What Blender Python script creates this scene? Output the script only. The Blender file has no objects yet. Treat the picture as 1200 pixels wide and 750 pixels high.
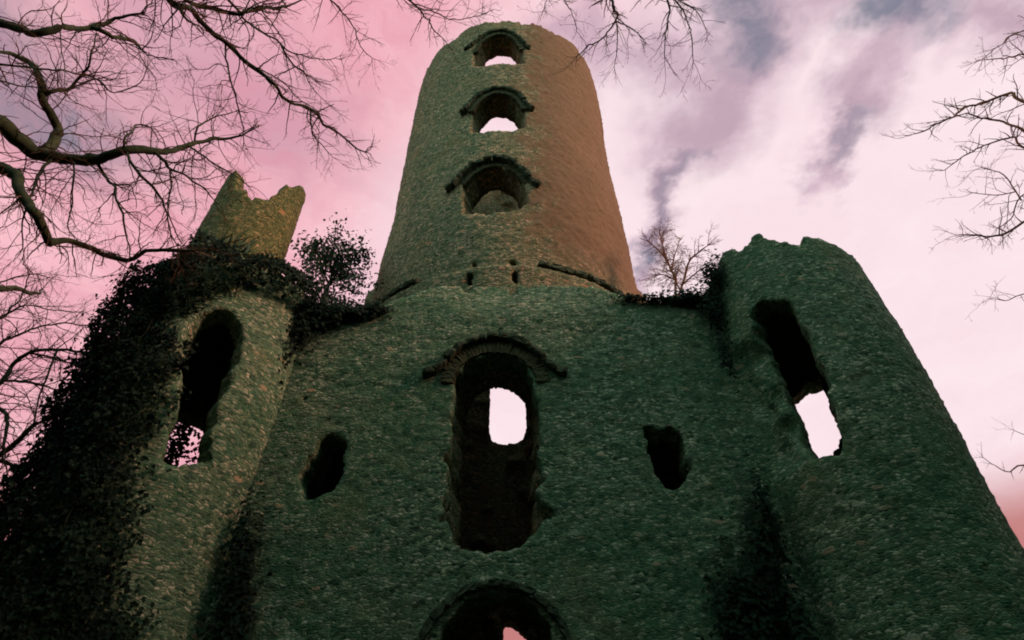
import bpy, math, random
import numpy as np
from math import radians as RAD, sin, cos, pi
from mathutils import Vector

scene = bpy.context.scene
COL = scene.collection

# ------------------------------------------------------------------ camera
cam_d = bpy.data.cameras.new("camera")
cam_d.sensor_width = 36.0
cam_d.lens = 21.0
cam_d.clip_start = 0.05
cam_d.clip_end = 3000.0
cam = bpy.data.objects.new("camera", cam_d)
COL.objects.link(cam)
cam.location = (0, 0, 1.6)
cam.rotation_euler = (RAD(90 + 42.5), 0, 0)
scene.camera = cam

# ------------------------------------------------------------------ light and exposure
SUN_AZ, SUN_EL = 104.0, 30.0           # clockwise from straight ahead
SUN_STRENGTH = 2.9
SKY_STRENGTH = 0.10
scene.view_settings.view_transform = 'Standard'
scene.view_settings.look = 'None'
scene.view_settings.exposure = 0.0
scene.view_settings.gamma = 1.0
scene.cycles.filter_width = 1.9
scene.cycles.max_bounces = 5
scene.cycles.diffuse_bounces = 3

sd = Vector((sin(RAD(SUN_AZ)) * cos(RAD(SUN_EL)), cos(RAD(SUN_AZ)) * cos(RAD(SUN_EL)), sin(RAD(SUN_EL))))
sun_d = bpy.data.lights.new("sun", 'SUN')
sun_d.energy = SUN_STRENGTH
sun_d.angle = RAD(9)
sun_d.color = (1.0, 0.58, 0.40)
sun = bpy.data.objects.new("sun", sun_d)
COL.objects.link(sun)
sun.rotation_euler = sd.to_track_quat('Z', 'Y').to_euler()
sun.location = sd * 60


class NT:
    """a small wrapper that builds node trees out of expressions"""
    def __init__(self, tree):
        self.t = tree
        self.n = tree.nodes
        self.n.clear()

    def new(self, kind, **kw):
        nd = self.n.new(kind)
        for k, v in kw.items():
            setattr(nd, k, v)
        return nd

    def put(self, sock, v):
        if isinstance(v, bpy.types.NodeSocket):
            self.t.links.new(v, sock)
        else:
            if isinstance(v, (tuple, list)) and len(v) == 3 and sock.type == 'RGBA':
                v = (*v, 1)
            sock.default_value = v

    def m(self, op, a, b=0.0, c=None, clamp=False):
        nd = self.new('ShaderNodeMath', operation=op, use_clamp=clamp)
        self.put(nd.inputs[0], a)
        self.put(nd.inputs[1], b)
        if c is not None:
            self.put(nd.inputs[2], c)
        return nd.outputs[0]

    def v(self, op, a, b=(0, 0, 0), scale=None):
        nd = self.new('ShaderNodeVectorMath', operation=op)
        self.put(nd.inputs[0], a)
        self.put(nd.inputs[1], b)
        if scale is not None:
            self.put(nd.inputs['Scale'], scale)
        return nd.outputs['Value'] if op in ('DOT_PRODUCT', 'LENGTH', 'DISTANCE') else nd.outputs['Vector']

    def mix(self, f, a, b, blend='MIX'):
        nd = self.new('ShaderNodeMix', data_type='RGBA', blend_type=blend)
        self.put(nd.inputs[0], f)
        self.put(nd.inputs[6], a)
        self.put(nd.inputs[7], b)
        return nd.outputs[2]

    def step(self, x, lo, hi, a=0.0, b=1.0):
        nd = self.new('ShaderNodeMapRange', interpolation_type='SMOOTHSTEP')
        self.put(nd.inputs[0], x)
        nd.inputs[1].default_value = lo
        nd.inputs[2].default_value = hi
        nd.inputs[3].default_value = a
        nd.inputs[4].default_value = b
        return nd.outputs[0]

    def noise(self, vec, scale, detail=4.0, rough=0.55, dist=0.0, color=False):
        nd = self.new('ShaderNodeTexNoise')
        self.put(nd.inputs['Vector'], vec)
        nd.inputs['Scale'].default_value = scale
        nd.inputs['Detail'].default_value = detail
        nd.inputs['Roughness'].default_value = rough
        nd.inputs['Distortion'].default_value = dist
        return nd.outputs['Color' if color else 'Fac']

    def ramp(self, f, stops, interp='LINEAR'):
        nd = self.new('ShaderNodeValToRGB')
        cr = nd.color_ramp
        cr.interpolation = interp
        while len(cr.elements) < len(stops):
            cr.elements.new(0.5)
        for e, (p, c) in zip(cr.elements, stops):
            e.position = p
            e.color = (*c, 1)
        self.put(nd.inputs[0], f)
        return nd.outputs[0]


def build_world():
    w = bpy.data.worlds.new("World")
    scene.world = w
    w.use_nodes = True
    N = NT(w.node_tree)
    out = N.new('ShaderNodeOutputWorld')
    bg = N.new('ShaderNodeBackground')
    bg.inputs[1].default_value = SKY_STRENGTH
    N.t.links.new(bg.outputs[0], out.inputs[0])
    sky = N.new('ShaderNodeTexSky', sky_type='NISHITA', sun_disc=False)
    sky.sun_elevation = RAD(SUN_EL)
    sky.sun_rotation = RAD(SUN_AZ)
    blue = sky.outputs[0]
    d = N.new('ShaderNodeTexCoord').outputs['Generated']
    sep = N.new('ShaderNodeSeparateXYZ')
    N.put(sep.inputs[0], d)
    dx, dy, dz = sep.outputs
    zc = N.m('MAXIMUM', dz, 0.12)
    comb = N.new('ShaderNodeCombineXYZ')
    N.put(comb.inputs[0], N.m('DIVIDE', dx, zc))
    N.put(comb.inputs[1], N.m('DIVIDE', dy, zc))
    q = comb.outputs[0]                                   # where the view line meets the cloud deck
    wc = N.noise(q, 3.2, 5, 0.6, color=True)
    wv = N.v('SCALE', N.v('SUBTRACT', wc, (0.5, 0.5, 0.5)), scale=0.34)
    wv = N.v('MULTIPLY', wv, (1, 1, 0))
    qw = N.v('ADD', q, wv)
    wc2 = N.noise(q, 11.0, 4, 0.6, color=True)
    qw = N.v('ADD', qw, N.v('MULTIPLY', N.v('SUBTRACT', wc2, (0.5, 0.5, 0.5)), (0.13, 0.13, 0)))

    def streak(a, b, wd, soft):
        ba = (b[0] - a[0], b[1] - a[1], 0)
        L2 = max(1e-4, ba[0] ** 2 + ba[1] ** 2)
        pa = N.v('SUBTRACT', qw, (a[0], a[1], 0))
        h = N.m('DIVIDE', N.v('DOT_PRODUCT', pa, ba), L2, clamp=True)
        dist = N.v('LENGTH', N.v('SUBTRACT', pa, N.v('SCALE', ba, scale=h)))
        return N.step(dist, wd + soft, max(0.0, wd - soft))

    def union(lst):
        r = lst[0]
        for s in lst[1:]:
            r = N.m('MAXIMUM', r, s)
        return r

    nbig = N.noise(q, 1.7, 5, 0.55, 0.6)
    nmid = N.noise(qw, 4.2, 6, 0.62, 0.4)
    # the lit cloud: pale where the sun stands behind it, rose elsewhere
    bdir = Vector((0.46, 0.76, 0.44)).normalized()
    bd = N.v('DOT_PRODUCT', d, tuple(bdir))
    bd = N.m('ADD', bd, N.m('MULTIPLY', N.m('SUBTRACT', nbig, 0.5), 0.22))
    bright = N.step(bd, 0.60, 0.80)
    rose = N.mix(N.step(nmid, 0.30, 0.70), (0.82, 0.37, 0.45), (0.96, 0.54, 0.60))
    pale = N.mix(N.step(nmid, 0.3, 0.7), (0.96, 0.75, 0.81), (0.98, 0.81, 0.85))
    cloud = N.mix(bright, rose, pale)
    # mauve undersides and streaks of thicker cloud
    dark = union([streak((0.62, 0.28), (0.64, 0.52), 0.065, 0.065), streak((0.64, 0.50), (0.605, 0.71), 0.030, 0.04),
                  streak((0.38, 0.28), (0.335, 0.58), 0.10, 0.09), streak((0.33, 0.58), (0.29, 0.98), 0.030, 0.045),
                  streak((-0.56, 0.40), (-0.40, 0.60), 0.11, 0.13), streak((0.10, 0.42), (0.30, 0.46), 0.05, 0.09),
                  streak((0.85, 0.36), (0.72, 0.34), 0.05, 0.07), streak((0.46, 0.30), (0.60, 0.28), 0.05, 0.09)])
    darkf = N.m('MULTIPLY', dark, N.step(nmid, 0.25, 0.6, 0.45, 1.0))
    cloud = N.mix(N.m('MULTIPLY', darkf, N.step(dx, -.15, .15, .42, .66)), cloud, (0.33, 0.17, 0.28))
    # gaps that open on blue
    gap = union([streak((0.57, 0.36), (0.70, 0.385), 0.035, 0.04), streak((-0.98, 0.32), (-0.80, 0.58), 0.12, 0.13),
                 streak((0.285, 0.92), (0.295, 0.90), 0.03, 0.035), streak((0.33, 0.30), (0.37, 0.40), 0.045, 0.05),
                 N.m('MULTIPLY', streak((0.645, 0.56), (0.62, 0.66), 0.0, 0.045), 0.5), N.m('MULTIPLY', streak((0.335, 0.64), (0.30, 0.86), 0.0, 0.04), 0.5)])
    gapf = N.m('MULTIPLY', gap, N.step(nmid, 0.25, 0.6, 0.35, 0.86))
    bl10 = N.v('MULTIPLY', blue, (1, 1, 1))
    # thin veil over the blue
    veil = N.mix(0.75, bl10, (1.7, 1.9, 2.5))
    # dusky low sky
    low = N.step(N.m('ADD', dz, N.m('MULTIPLY', N.m('SUBTRACT', nbig, 0.5), 0.05)), 0.40, 0.30)
    cloud10 = N.v('SCALE', cloud, scale=10.0)
    frontsky = N.mix(gapf, cloud10, veil)
    frontsky = N.mix(low, frontsky, (5.6, 2.15, 2.1))
    # behind the camera, unseen: blue and green-white cloud added to light the front
    ahead = N.m('ADD', dy, N.m('MULTIPLY', N.m('SUBTRACT', nbig, 0.5), 0.25))
    f = N.step(ahead, -0.12, 0.18)
    backcl = N.mix(N.step(nmid, 0.30, 0.6), N.v('SCALE', bl10, scale=1.25), (7.0, 11.2, 9.2))
    col = N.mix(f, backcl, frontsky)
    N.put(bg.inputs[0], col)


build_world()
rng = np.random.default_rng(11)
pyr = random.Random(5)


# ------------------------------------------------------------------ numpy noise
def _hash(ix, iy, iz, seed):
    h = (ix.astype(np.int64) * 374761393 + iy.astype(np.int64) * 668265263 + iz.astype(np.int64) * 2147483647 + seed * 974634777) & 0xFFFFFFFF
    h = ((h ^ (h >> 13)) * 1274126177) & 0xFFFFFFFF
    h = (h ^ (h >> 16)) & 0xFFFFFFFF
    return h / 4294967295.0 * 2 - 1


def vnoise(x, y, z, seed=0):
    x, y, z = np.broadcast_arrays(np.asarray(x, float), np.asarray(y, float), np.asarray(z, float))
    ix, iy, iz = np.floor(x), np.floor(y), np.floor(z)
    fx, fy, fz = x - ix, y - iy, z - iz
    fx, fy, fz = [t * t * (3 - 2 * t) for t in (fx, fy, fz)]
    r = 0
    for a in (0, 1):
        for b in (0, 1):
            for c in (0, 1):
                r = r + _hash(ix + a, iy + b, iz + c, seed) * (fx if a else 1 - fx) * (fy if b else 1 - fy) * (fz if c else 1 - fz)
    return r


def fbm(x, y, z, seed=0, oct=3):
    r, a = 0, 1.0
    for k in range(oct):
        r = r + a * vnoise(x * 2 ** k, y * 2 ** k, z * 2 ** k, seed + k)
        a *= 0.5
    return r


def stones(x, w, seed):
    """a stepped, stone-by-stone unevenness along a broken wall top"""
    x = np.asarray(x, float)
    a = np.floor(x / w + .35 * vnoise(x * 2.3, 0, 0, seed))
    return _hash(a, a * 0, a * 0 + 3, seed)


def sst(x, a, b):
    t = np.clip((x - a) / (b - a), 0, 1)
    return t * t * (3 - 2 * t)


def in_poly(px, py, poly):
    r = np.zeros(np.shape(px), bool)
    n = len(poly)
    for i in range(n):
        x0, y0 = poly[i]
        x1, y1 = poly[(i + 1) % n]
        if y0 == y1:
            continue
        r ^= ((y0 > py) != (y1 > py)) & (px < (x1 - x0) * (py - y0) / (y1 - y0) + x0)
    return r


# ------------------------------------------------------------------ object helpers
def tag(o, label=None, cat=None, group=None, kind=None):
    if label: o['label'] = label
    if cat: o['category'] = cat
    if group: o['group'] = group
    if kind: o['kind'] = kind
    return o


def empty(name, loc, label, cat, group=None):
    o = bpy.data.objects.new(name, None)
    o.empty_display_size = 0.3
    COL.objects.link(o)
    o.location = loc
    return tag(o, label, cat, group)


def world_of(o):
    v = Vector((0, 0, 0))
    while o is not None:
        v = v + o.location
        o = o.parent
    return v


def mesh_obj(name, verts, faces, mat, parent=None, smooth=True, origin=None):
    """verts in world coordinates; they are stored round ORIGIN"""
    verts = np.asarray(verts, float)
    if origin is None:
        origin = world_of(parent) if parent is not None else (0, 0, 0)
    origin = np.array(origin, float)
    me = bpy.data.meshes.new(name)
    me.from_pydata((verts - origin).tolist(), [], faces if isinstance(faces, list) else faces.tolist())
    me.update()
    if smooth:
        me.polygons.foreach_set('use_smooth', np.ones(len(me.polygons), bool))
    me.materials.append(mat)
    o = bpy.data.objects.new(name, me)
    COL.objects.link(o)
    if parent is not None:
        o.parent = parent
        o.location = Vector(origin) - world_of(parent)
    else:
        o.location = origin
    return o


def shell(name, mat, parent, S, Z, posf, solid, thick, layers, wrap=False, bump=0.02, jit=0.012, seed=1, front_only=False):
    """A masonry skin: cells of about a stone's size over (s, z); cells that are not solid are left out, and every edge of what
    remains is closed with a reveal through the wall's whole thickness. posf(s, z, depth) -> x, y, z."""
    ns, nz = len(S) - 1, len(Z) - 1
    nsv = ns if wrap else ns + 1
    sv = S[:nsv]
    SS, ZZ = np.meshgrid(sv, Z, indexing='ij')
    nvl = nsv * (nz + 1)
    # let the broken edges run from stone to stone instead of in steps
    pad = np.zeros((ns + 2, nz + 2), bool)
    pad[1:-1, 1:-1] = solid
    if wrap:
        pad[0, 1:-1] = solid[-1]
        pad[-1, 1:-1] = solid[0]
    ez = (pad[:-1, 1:-1] != pad[1:, 1:-1])[:nsv]          # edge from (i, j) to (i, j+1)
    es = (pad[1:-1, :-1] != pad[1:-1, 1:])                # edge from (i, j) to (i+1, j)
    SS, ZZ = SS.copy(), ZZ.copy()
    if not wrap:
        ez[0] = ez[-1] = False
    es[:, 0] = False
    ds = S[1] - S[0]
    os_, oz_ = SS.copy(), ZZ.copy()
    for it in range(2):
        cu, cs_, cz_ = np.zeros(SS.shape), np.zeros(SS.shape), np.zeros(SS.shape)
        us, uz = SS - os_, ZZ - oz_                       # offsets from the grid, so that the seam of a drum needs no care
        dz_ = Z[1] - Z[0]
        cu[:, :-1] += ez; cs_[:, :-1] += ez * us[:, 1:]; cz_[:, :-1] += ez * (uz[:, 1:] + dz_)
        cu[:, 1:] += ez; cs_[:, 1:] += ez * us[:, :-1]; cz_[:, 1:] += ez * (uz[:, :-1] - dz_)
        n1 = np.roll(us, -1, 0), np.roll(uz, -1, 0)
        p1 = np.roll(us, 1, 0), np.roll(uz, 1, 0)
        ee = np.zeros(SS.shape, bool)
        ee[:ns] = es[:min(ns, nsv)]
        em = np.roll(ee, 1, 0)
        cu += ee; cs_ += ee * (n1[0] + ds); cz_ += ee * n1[1]
        cu += em; cs_ += em * (p1[0] - ds); cz_ += em * p1[1]
        ok = cu > 0
        SS = np.where(ok, os_ + us * .4 + .6 * cs_ / np.maximum(cu, 1), SS)
        ZZ = np.where(ok, oz_ + uz * .4 + .6 * cz_ / np.maximum(cu, 1), ZZ)
    depths = np.linspace(0, thick, layers + 1)
    pts = []
    x0, y0, z0 = posf(SS, ZZ, 0.0)
    rel = bump * (1.3 * vnoise(x0 * 9, y0 * 9, z0 * 13, seed) + 0.9 * vnoise(x0 * 3.1, y0 * 3.1, z0 * 3.6, seed + 7)) + 1.6 * bump * vnoise(x0 * .8, y0 * .8, z0 * .7, seed + 9)
    r = np.random.default_rng(seed)
    odd = r.random(SS.shape)
    rel = rel + np.where(odd > .965, bump * r.uniform(.6, 1.9, SS.shape), 0) - np.where(odd < .03, bump * r.uniform(.5, 1.6, SS.shape), 0)
    for k, dp in enumerate(depths):
        dd = dp - (rel if k == 0 else 0)
        js = r.uniform(-jit, jit, SS.shape)
        jz = r.uniform(-jit, jit, SS.shape)
        jd = r.uniform(-jit, jit, SS.shape) * (1.6 if 0 < k < layers else 0.4)
        sc = (S[1] - S[0])
        x, y, z = posf(SS + js * (1.0 if not wrap else (S[1] - S[0]) / CELL), ZZ + jz, dd + jd)
        pts.append(np.stack([x, y, z], -1).reshape(-1, 3))
    P = np.concatenate(pts, 0)

    def vid(i, j, k):
        return (i % nsv if wrap else i) * (nz + 1) + j + k * nvl
    I, J = np.nonzero(solid)
    faces = []
    faces.append(np.stack([vid(I, J, 0), vid(I + 1, J, 0), vid(I + 1, J + 1, 0), vid(I, J + 1, 0)], -1))
    L = layers
    faces.append(np.stack([vid(I, J, L), vid(I, J + 1, L), vid(I + 1, J + 1, L), vid(I + 1, J, L)], -1))
    pad = np.zeros((ns + 2, nz + 2), bool)
    pad[1:-1, 1:-1] = solid
    if wrap:
        pad[0, 1:-1] = solid[-1]
        pad[-1, 1:-1] = solid[0]
    for (di, dj, a, b) in ((-1, 0, (0, 0), (0, 1)), (1, 0, (1, 1), (1, 0)), (0, -1, (1, 0), (0, 0)), (0, 1, (0, 1), (1, 1))):
        e = solid & ~pad[1 + di:ns + 1 + di, 1 + dj:nz + 1 + dj]
        I, J = np.nonzero(e)
        for k in range(L):
            faces.append(np.stack([vid(I + a[0], J + a[1], k), vid(I + b[0], J + b[1], k), vid(I + b[0], J + b[1], k + 1), vid(I + a[0], J + a[1], k + 1)], -1))
    Fc = np.concatenate(faces, 0)
    used, inv = np.unique(Fc.ravel(), return_inverse=True)
    return mesh_obj(name, P[used], inv.reshape(-1, 4), mat, parent)


CELL = 0.06


def cyl_pos(cx, cy, R, extra=None):
    def f(a, z, d):
        rr = R - d
        if extra is not None:
            rr = rr + extra(a, z, d)
        return cx + rr * np.sin(a), cy - rr * np.cos(a), z + 0 * a
    return f


def blocks(path, width, depth, nrm, gap=0.012, step=0.16, rough=0.02, seed=0, skip=0.0):
    """a row of stones laid along PATH (n x 3): each a rough block WIDTH wide, standing DEPTH proud along nrm(p)"""
    r = np.random.default_rng(seed)
    path = np.asarray(path, float)
    seg = np.linalg.norm(np.diff(path, axis=0), axis=1)
    cum = np.concatenate([[0], np.cumsum(seg)])
    L = cum[-1]
    t = 0.0
    V, Fs = [], []

    def at(t):
        return np.array([np.interp(t, cum, path[:, k]) for k in range(3)])
    while t < L - 0.02:
        w = min(step * r.uniform(0.65, 1.4), L - t)
        if r.random() < skip:
            t += w
            continue
        a, b = at(t + gap / 2), at(t + w - gap / 2)
        n = nrm((a + b) / 2)
        tg = (b - a) / max(1e-6, np.linalg.norm(b - a))
        up = np.cross(n, tg)
        if abs(up[2]) > 0.05 and up[2] < 0: up = -up
        hw = width / 2 * r.uniform(0.85, 1.12)
        dp = depth * r.uniform(0.75, 1.15)
        base = len(V)
        nsub = 3
        for i in range(nsub + 1):
            p = a + (b - a) * i / nsub
            bulge = 1.0 if 0 < i < nsub else 0.86
            for (u, o) in ((-1, -0.10), (-1, dp * .9), (-.4, dp), (.45, dp * .97), (1, dp * .8), (1, -0.10)):
                V.append(p + up * hw * u * bulge + n * o * (bulge if o > 0 else 1) + r.uniform(-rough, rough, 3) * 0.6)
        m = 6
        for i in range(nsub):
            for j in range(m):
                k = (j + 1) % m
                Fs.append((base + i * m + j, base + i * m + k, base + (i + 1) * m + k, base + (i + 1) * m + j))
        Fs.append(tuple(base + j for j in range(m))[::-1])
        Fs.append(tuple(base + nsub * m + j for j in range(m)))
        t += w
    return np.array(V), Fs


# ------------------------------------------------------------------ materials
def new_mat(name):
    m = bpy.data.materials.new(name)
    m.use_nodes = True
    N = NT(m.node_tree)
    out = N.new('ShaderNodeOutputMaterial')
    b = N.new('ShaderNodeBsdfPrincipled')
    N.t.links.new(b.outputs[0], out.inputs[0])
    b.inputs['Roughness'].default_value = 0.9
    b.inputs['Specular IOR Level'].default_value = 0.2
    return m, N, b


def masonry(name, scale=1.0, tint=(1, 1, 1), moss=0.42, warm_side=None, bump=1.0):
    """flint rubble in a weathered mortar, greened with algae and moss"""
    m, N, b = new_mat(name)
    co = N.new('ShaderNodeTexCoord').outputs['Object']
    warp = N.v('SCALE', N.v('SUBTRACT', N.noise(co, 5.0, 3, color=True), (.5, .5, .5)), scale=0.10)
    cw = N.v('ADD', co, warp)
    cs = N.v('MULTIPLY', cw, (13.5 * scale, 13.5 * scale, 31 * scale))
    vo = N.new('ShaderNodeTexVoronoi', feature='F1')
    N.put(vo.inputs['Vector'], cs)
    vo.inputs['Scale'].default_value = 1.0
    ve = N.new('ShaderNodeTexVoronoi', feature='DISTANCE_TO_EDGE')
    N.put(ve.inputs['Vector'], cs)
    ve.inputs['Scale'].default_value = 1.0
    sp = N.new('ShaderNodeSeparateColor')
    N.put(sp.inputs[0], vo.outputs['Color'])
    stone = N.ramp(sp.outputs[0], [(0.0, (.008, .022, .015)), (0.25, (.040, .088, .055)), (0.48, (.13, .225, .13)), (0.70, (.29, .345, .215)), (0.86, (.52, .46, .33)), (1.0, (.85, .68, .53))])
    vs = N.new('ShaderNodeTexVoronoi', feature='F1')
    N.put(vs.inputs['Vector'], N.v('MULTIPLY', cw, (19 * scale, 19 * scale, 42 * scale)))
    vs.inputs['Scale'].default_value = 1.0
    sp2 = N.new('ShaderNodeSeparateColor')
    N.put(sp2.inputs[0], vs.outputs['Color'])
    pick = N.m('ADD', N.m('MULTIPLY', sp.outputs[1], .5), N.m('MULTIPLY', sp2.outputs[0], .55))
    small = N.ramp(pick, [(0.18, (.006, .018, .013)), (0.40, (.055, .115, .070)), (0.56, (.17, .25, .15)), (0.72, (.40, .40, .28)), (0.9, (.78, .64, .50))])
    stone = N.mix(N.step(sp.outputs[2], .35, .6, .15, .8), stone, small)
    fine = N.noise(co, 42.0, 3, 0.65)
    stone = N.mix(N.step(fine, .35, .7, 0, .3), stone, (.07, .10, .065))
    mort = N.mix(N.noise(co, 3.0, 4), (.075, .13, .075), (.16, .21, .115))
    edge = N.step(ve.outputs[0], 0.03, 0.13)
    col = N.mix(edge, mort, stone)
    # a scatter of bigger pale flints and tile, and patches where later mortar was smeared over the face
    vb = N.new('ShaderNodeTexVoronoi', feature='F1')
    N.put(vb.inputs['Vector'], N.v('MULTIPLY', cw, (5.2, 5.2, 11.5)))
    vb.inputs['Scale'].default_value = 1.0
    spb = N.new('ShaderNodeSeparateColor')
    N.put(spb.inputs[0], vb.outputs['Color'])
    bigf = N.m('MULTIPLY', N.step(spb.outputs[0], .84, .86), N.step(vb.outputs['Distance'], .46, .38))
    bigc = N.ramp(spb.outputs[1], [(0.0, (.03, .05, .04)), (.35, (.16, .20, .14)), (.7, (.42, .40, .30)), (1.0, (.60, .34, .22))])
    col = N.mix(N.m('MULTIPLY', bigf, .8), col, bigc)
    smear = N.step(N.noise(co, 1.25, 6, .7, .5), .56, .66)
    col = N.mix(N.m('MULTIPLY', smear, .45), col, N.mix(fine, (.10, .135, .085), (.22, .235, .15)))
    # algae and moss in drifts
    mo = N.noise(co, 0.55, 6, 0.62, 0.8)
    mo2 = N.noise(co, 2.6, 5, 0.65)
    mf = N.m('MULTIPLY', N.step(N.m('ADD', N.m('MULTIPLY', mo, .65), N.m('MULTIPLY', mo2, .35)), .40, .62), moss)
    col = N.mix(mf, col, (.030, .125, .060))
    br = N.step(N.noise(co, 0.8, 5, 0.6, 0.4), .52, .72)
    col = N.mix(N.m('MULTIPLY', br, 0.35), col, (.24, .19, .09))
    # streaks of damp running down
    dc = N.v('MULTIPLY', co, (1.6, 1.6, 0.16))
    dm = N.step(N.noise(dc, 1.0, 5, 0.6), .52, .72)
    col = N.mix(N.m('MULTIPLY', dm, 0.42), col, (.035, .055, .04))
    bh = N.m('ADD', N.m('MULTIPLY', N.step(ve.outputs[0], 0.0, 0.30), .45), N.m('MULTIPLY', fine, .5))
    bh = N.m('ADD', bh, N.m('MULTIPLY', sp.outputs[1], .5))
    bh = N.m('ADD', bh, N.m('MULTIPLY', sp2.outputs[1], .4))
    bh = N.m('MULTIPLY', bh, N.m('SUBTRACT', 1.0, N.m('MULTIPLY', smear, .5)))
    bh = N.m('ADD', bh, N.m('MULTIPLY', bigf, .5))
    bh = N.m('ADD', bh, N.m('MULTIPLY', N.noise(co, 16.0, 4, .65), .4))
    if warm_side is not None:  # browner, smoother right side: warm light painted into the colour
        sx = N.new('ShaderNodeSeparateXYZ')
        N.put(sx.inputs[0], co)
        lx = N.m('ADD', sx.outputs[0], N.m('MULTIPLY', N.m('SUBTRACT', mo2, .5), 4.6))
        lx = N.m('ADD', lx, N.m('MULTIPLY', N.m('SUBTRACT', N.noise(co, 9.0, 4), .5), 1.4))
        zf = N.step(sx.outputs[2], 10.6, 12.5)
        rf = N.m('MULTIPLY', N.step(lx, warm_side, warm_side + 1.3), zf)
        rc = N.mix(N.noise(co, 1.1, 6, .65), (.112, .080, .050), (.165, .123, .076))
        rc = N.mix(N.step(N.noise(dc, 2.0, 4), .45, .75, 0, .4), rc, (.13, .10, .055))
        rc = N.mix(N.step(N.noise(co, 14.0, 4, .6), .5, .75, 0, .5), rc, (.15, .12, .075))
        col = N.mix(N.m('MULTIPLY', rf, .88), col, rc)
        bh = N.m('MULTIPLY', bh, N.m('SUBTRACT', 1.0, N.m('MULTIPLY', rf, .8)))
    col = N.mix(1.0, col, tint, 'MULTIPLY')
    N.put(b.inputs['Base Color'], col)
    bp = N.new('ShaderNodeBump')
    bp.inputs['Strength'].default_value = 0.9
    bp.inputs['Distance'].default_value = 0.014 * bump
    N.put(bp.inputs['Height'], bh)
    N.put(b.inputs['Normal'], bp.outputs[0])
    return m


def simple(name, c0, c1, sc=3.0, bump=0.0, rough=0.9, trans=0.0):
    m, N, b = new_mat(name)
    co = N.new('ShaderNodeTexCoord').outputs['Object']
    n = N.noise(co, sc, 5, .62)
    N.put(b.inputs['Base Color'], N.mix(N.step(n, .3, .7), c0, c1))
    b.inputs['Roughness'].default_value = rough
    if bump:
        bp = N.new('ShaderNodeBump')
        bp.inputs['Distance'].default_value = bump
        N.put(bp.inputs['Height'], N.noise(co, sc * 6, 4))
        N.put(b.inputs['Normal'], bp.outputs[0])
    return m


M_WALL = masonry('flint_rubble', 1.0)
M_TOWER = masonry('tower_flint_warm_side', 1.0, moss=0.22, warm_side=-0.25, tint=(1.50, .98, .92))
M_STUMP = masonry('rendered_rubble', 1.2, moss=0.2, tint=(.85, .60, .40), bump=.5)
M_BRICK = simple('old_brick', (.05, .05, .03), (.115, .095, .05), 7.0, 0.02)
M_HOOD = simple('weathered_ledge_stone', (.03, .04, .025), (.09, .10, .06), 6.0, 0.02)
M_BARK = simple('bark_greened', (.030, .040, .022), (.075, .080, .040), 9.0, 0.02)
M_BARK_BACKLIT = simple('bark_backlit', (.28, .10, .07), (.45, .19, .13), 9.0, 0.01)  # lightened and reddened to paint in the bloom of backlight
M_TWIG = simple('twig_bark', (.07, .035, .025), (.15, .075, .05), 6.0)
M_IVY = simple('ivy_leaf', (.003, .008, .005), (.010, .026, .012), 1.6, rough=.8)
M_LEAF = simple('holly_leaf', (.018, .045, .026), (.05, .10, .055), 2.0, rough=.5)
M_STEM = simple('ivy_stem', (.008, .014, .008), (.025, .028, .015), 9.0, 0.01)
M_GRASS = simple('grass', (.015, .03, .012), (.04, .06, .02), 0.7, 0.03)
M_EARTH = simple('rubble_fill', (.05, .055, .035), (.11, .10, .06), 2.0, 0.04)
M_WOOD = simple('wood_foliage', (.015, .035, .018), (.05, .085, .04), .15)

# ------------------------------------------------------------------ ground
def ground():
    n = 90
    g = np.concatenate([-np.geomspace(400, 2, n // 2), np.geomspace(2, 400, n // 2)])
    X, Y = np.meshgrid(g, g, indexing='ij')
    Zg = 0.12 * fbm(X * .15, Y * .15, 0 * X, 5) * sst(np.hypot(X, Y - 8), 14, 30) + 0.02 * vnoise(X * 2, Y * 2, 0 * X, 4)
    Zg = np.where(np.hypot(X, Y - 11) < 10, np.minimum(Zg, 0.0), Zg)
    i, j = np.meshgrid(np.arange(n - 1), np.arange(n - 1), indexing='ij')
    f = np.stack([i * n + j, (i + 1) * n + j, (i + 1) * n + j + 1, i * n + j + 1], -1).reshape(-1, 4)
    o = mesh_obj('ground', np.stack([X, Y, Zg], -1).reshape(-1, 3), f, M_GRASS)
    tag(o, 'rough grass round the foot of the ruin', 'ground', kind='structure')


ground()

# ------------------------------------------------------------------ the ruin
TX, TY, TR = -0.15, 12.15, 3.55
DEG = pi / 180
ruin = empty('castle_ruin', (0, 12, 0), 'ruined flint folly castle with a tall round tower between two round corner turrets', 'ruin')

WIN = [(-.78, 4.86), (-.90, 5.08), (-.95, 5.4), (-.96, 5.8), (-.97, 6.5), (-.97, 7.4), (-.95, 7.68), (-.82, 7.90), (-.62, 8.04), (-.37, 8.12), (-.12, 8.13), (.10, 8.05), (.27, 7.90), (.37, 7.68), (.40, 7.15), (.41, 6.4), (.40, 5.8), (.38, 5.3), (.33, 5.05), (.20, 4.85), (-.02, 4.74), (-.34, 4.70), (-.62, 4.75)]
SMALL_L = [(-2.78, 6.54), (-2.62, 6.50), (-2.52, 6.32), (-2.49, 5.98), (-2.55, 5.66), (-2.72, 5.48), (-2.96, 5.46), (-3.08, 5.62), (-3.10, 6.01), (-3.02, 6.36), (-2.92, 6.48)]
SMALL_R = [(2.06, 6.66), (2.40, 6.68), (2.58, 6.58), (2.66, 6.35), (2.64, 6.0), (2.50, 5.68), (2.2, 5.60), (2.12, 5.8), (2.07, 6.1), (2.02, 6.4)]
DOOR = [(-.98, -.1), (-.98, 3.4), (-.86, 3.76), (-.64, 4.04), (-.3, 4.22), (.05, 4.22), (.33, 4.03), (.53, 3.66), (.60, 3.3), (.60, -.1)]
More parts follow.
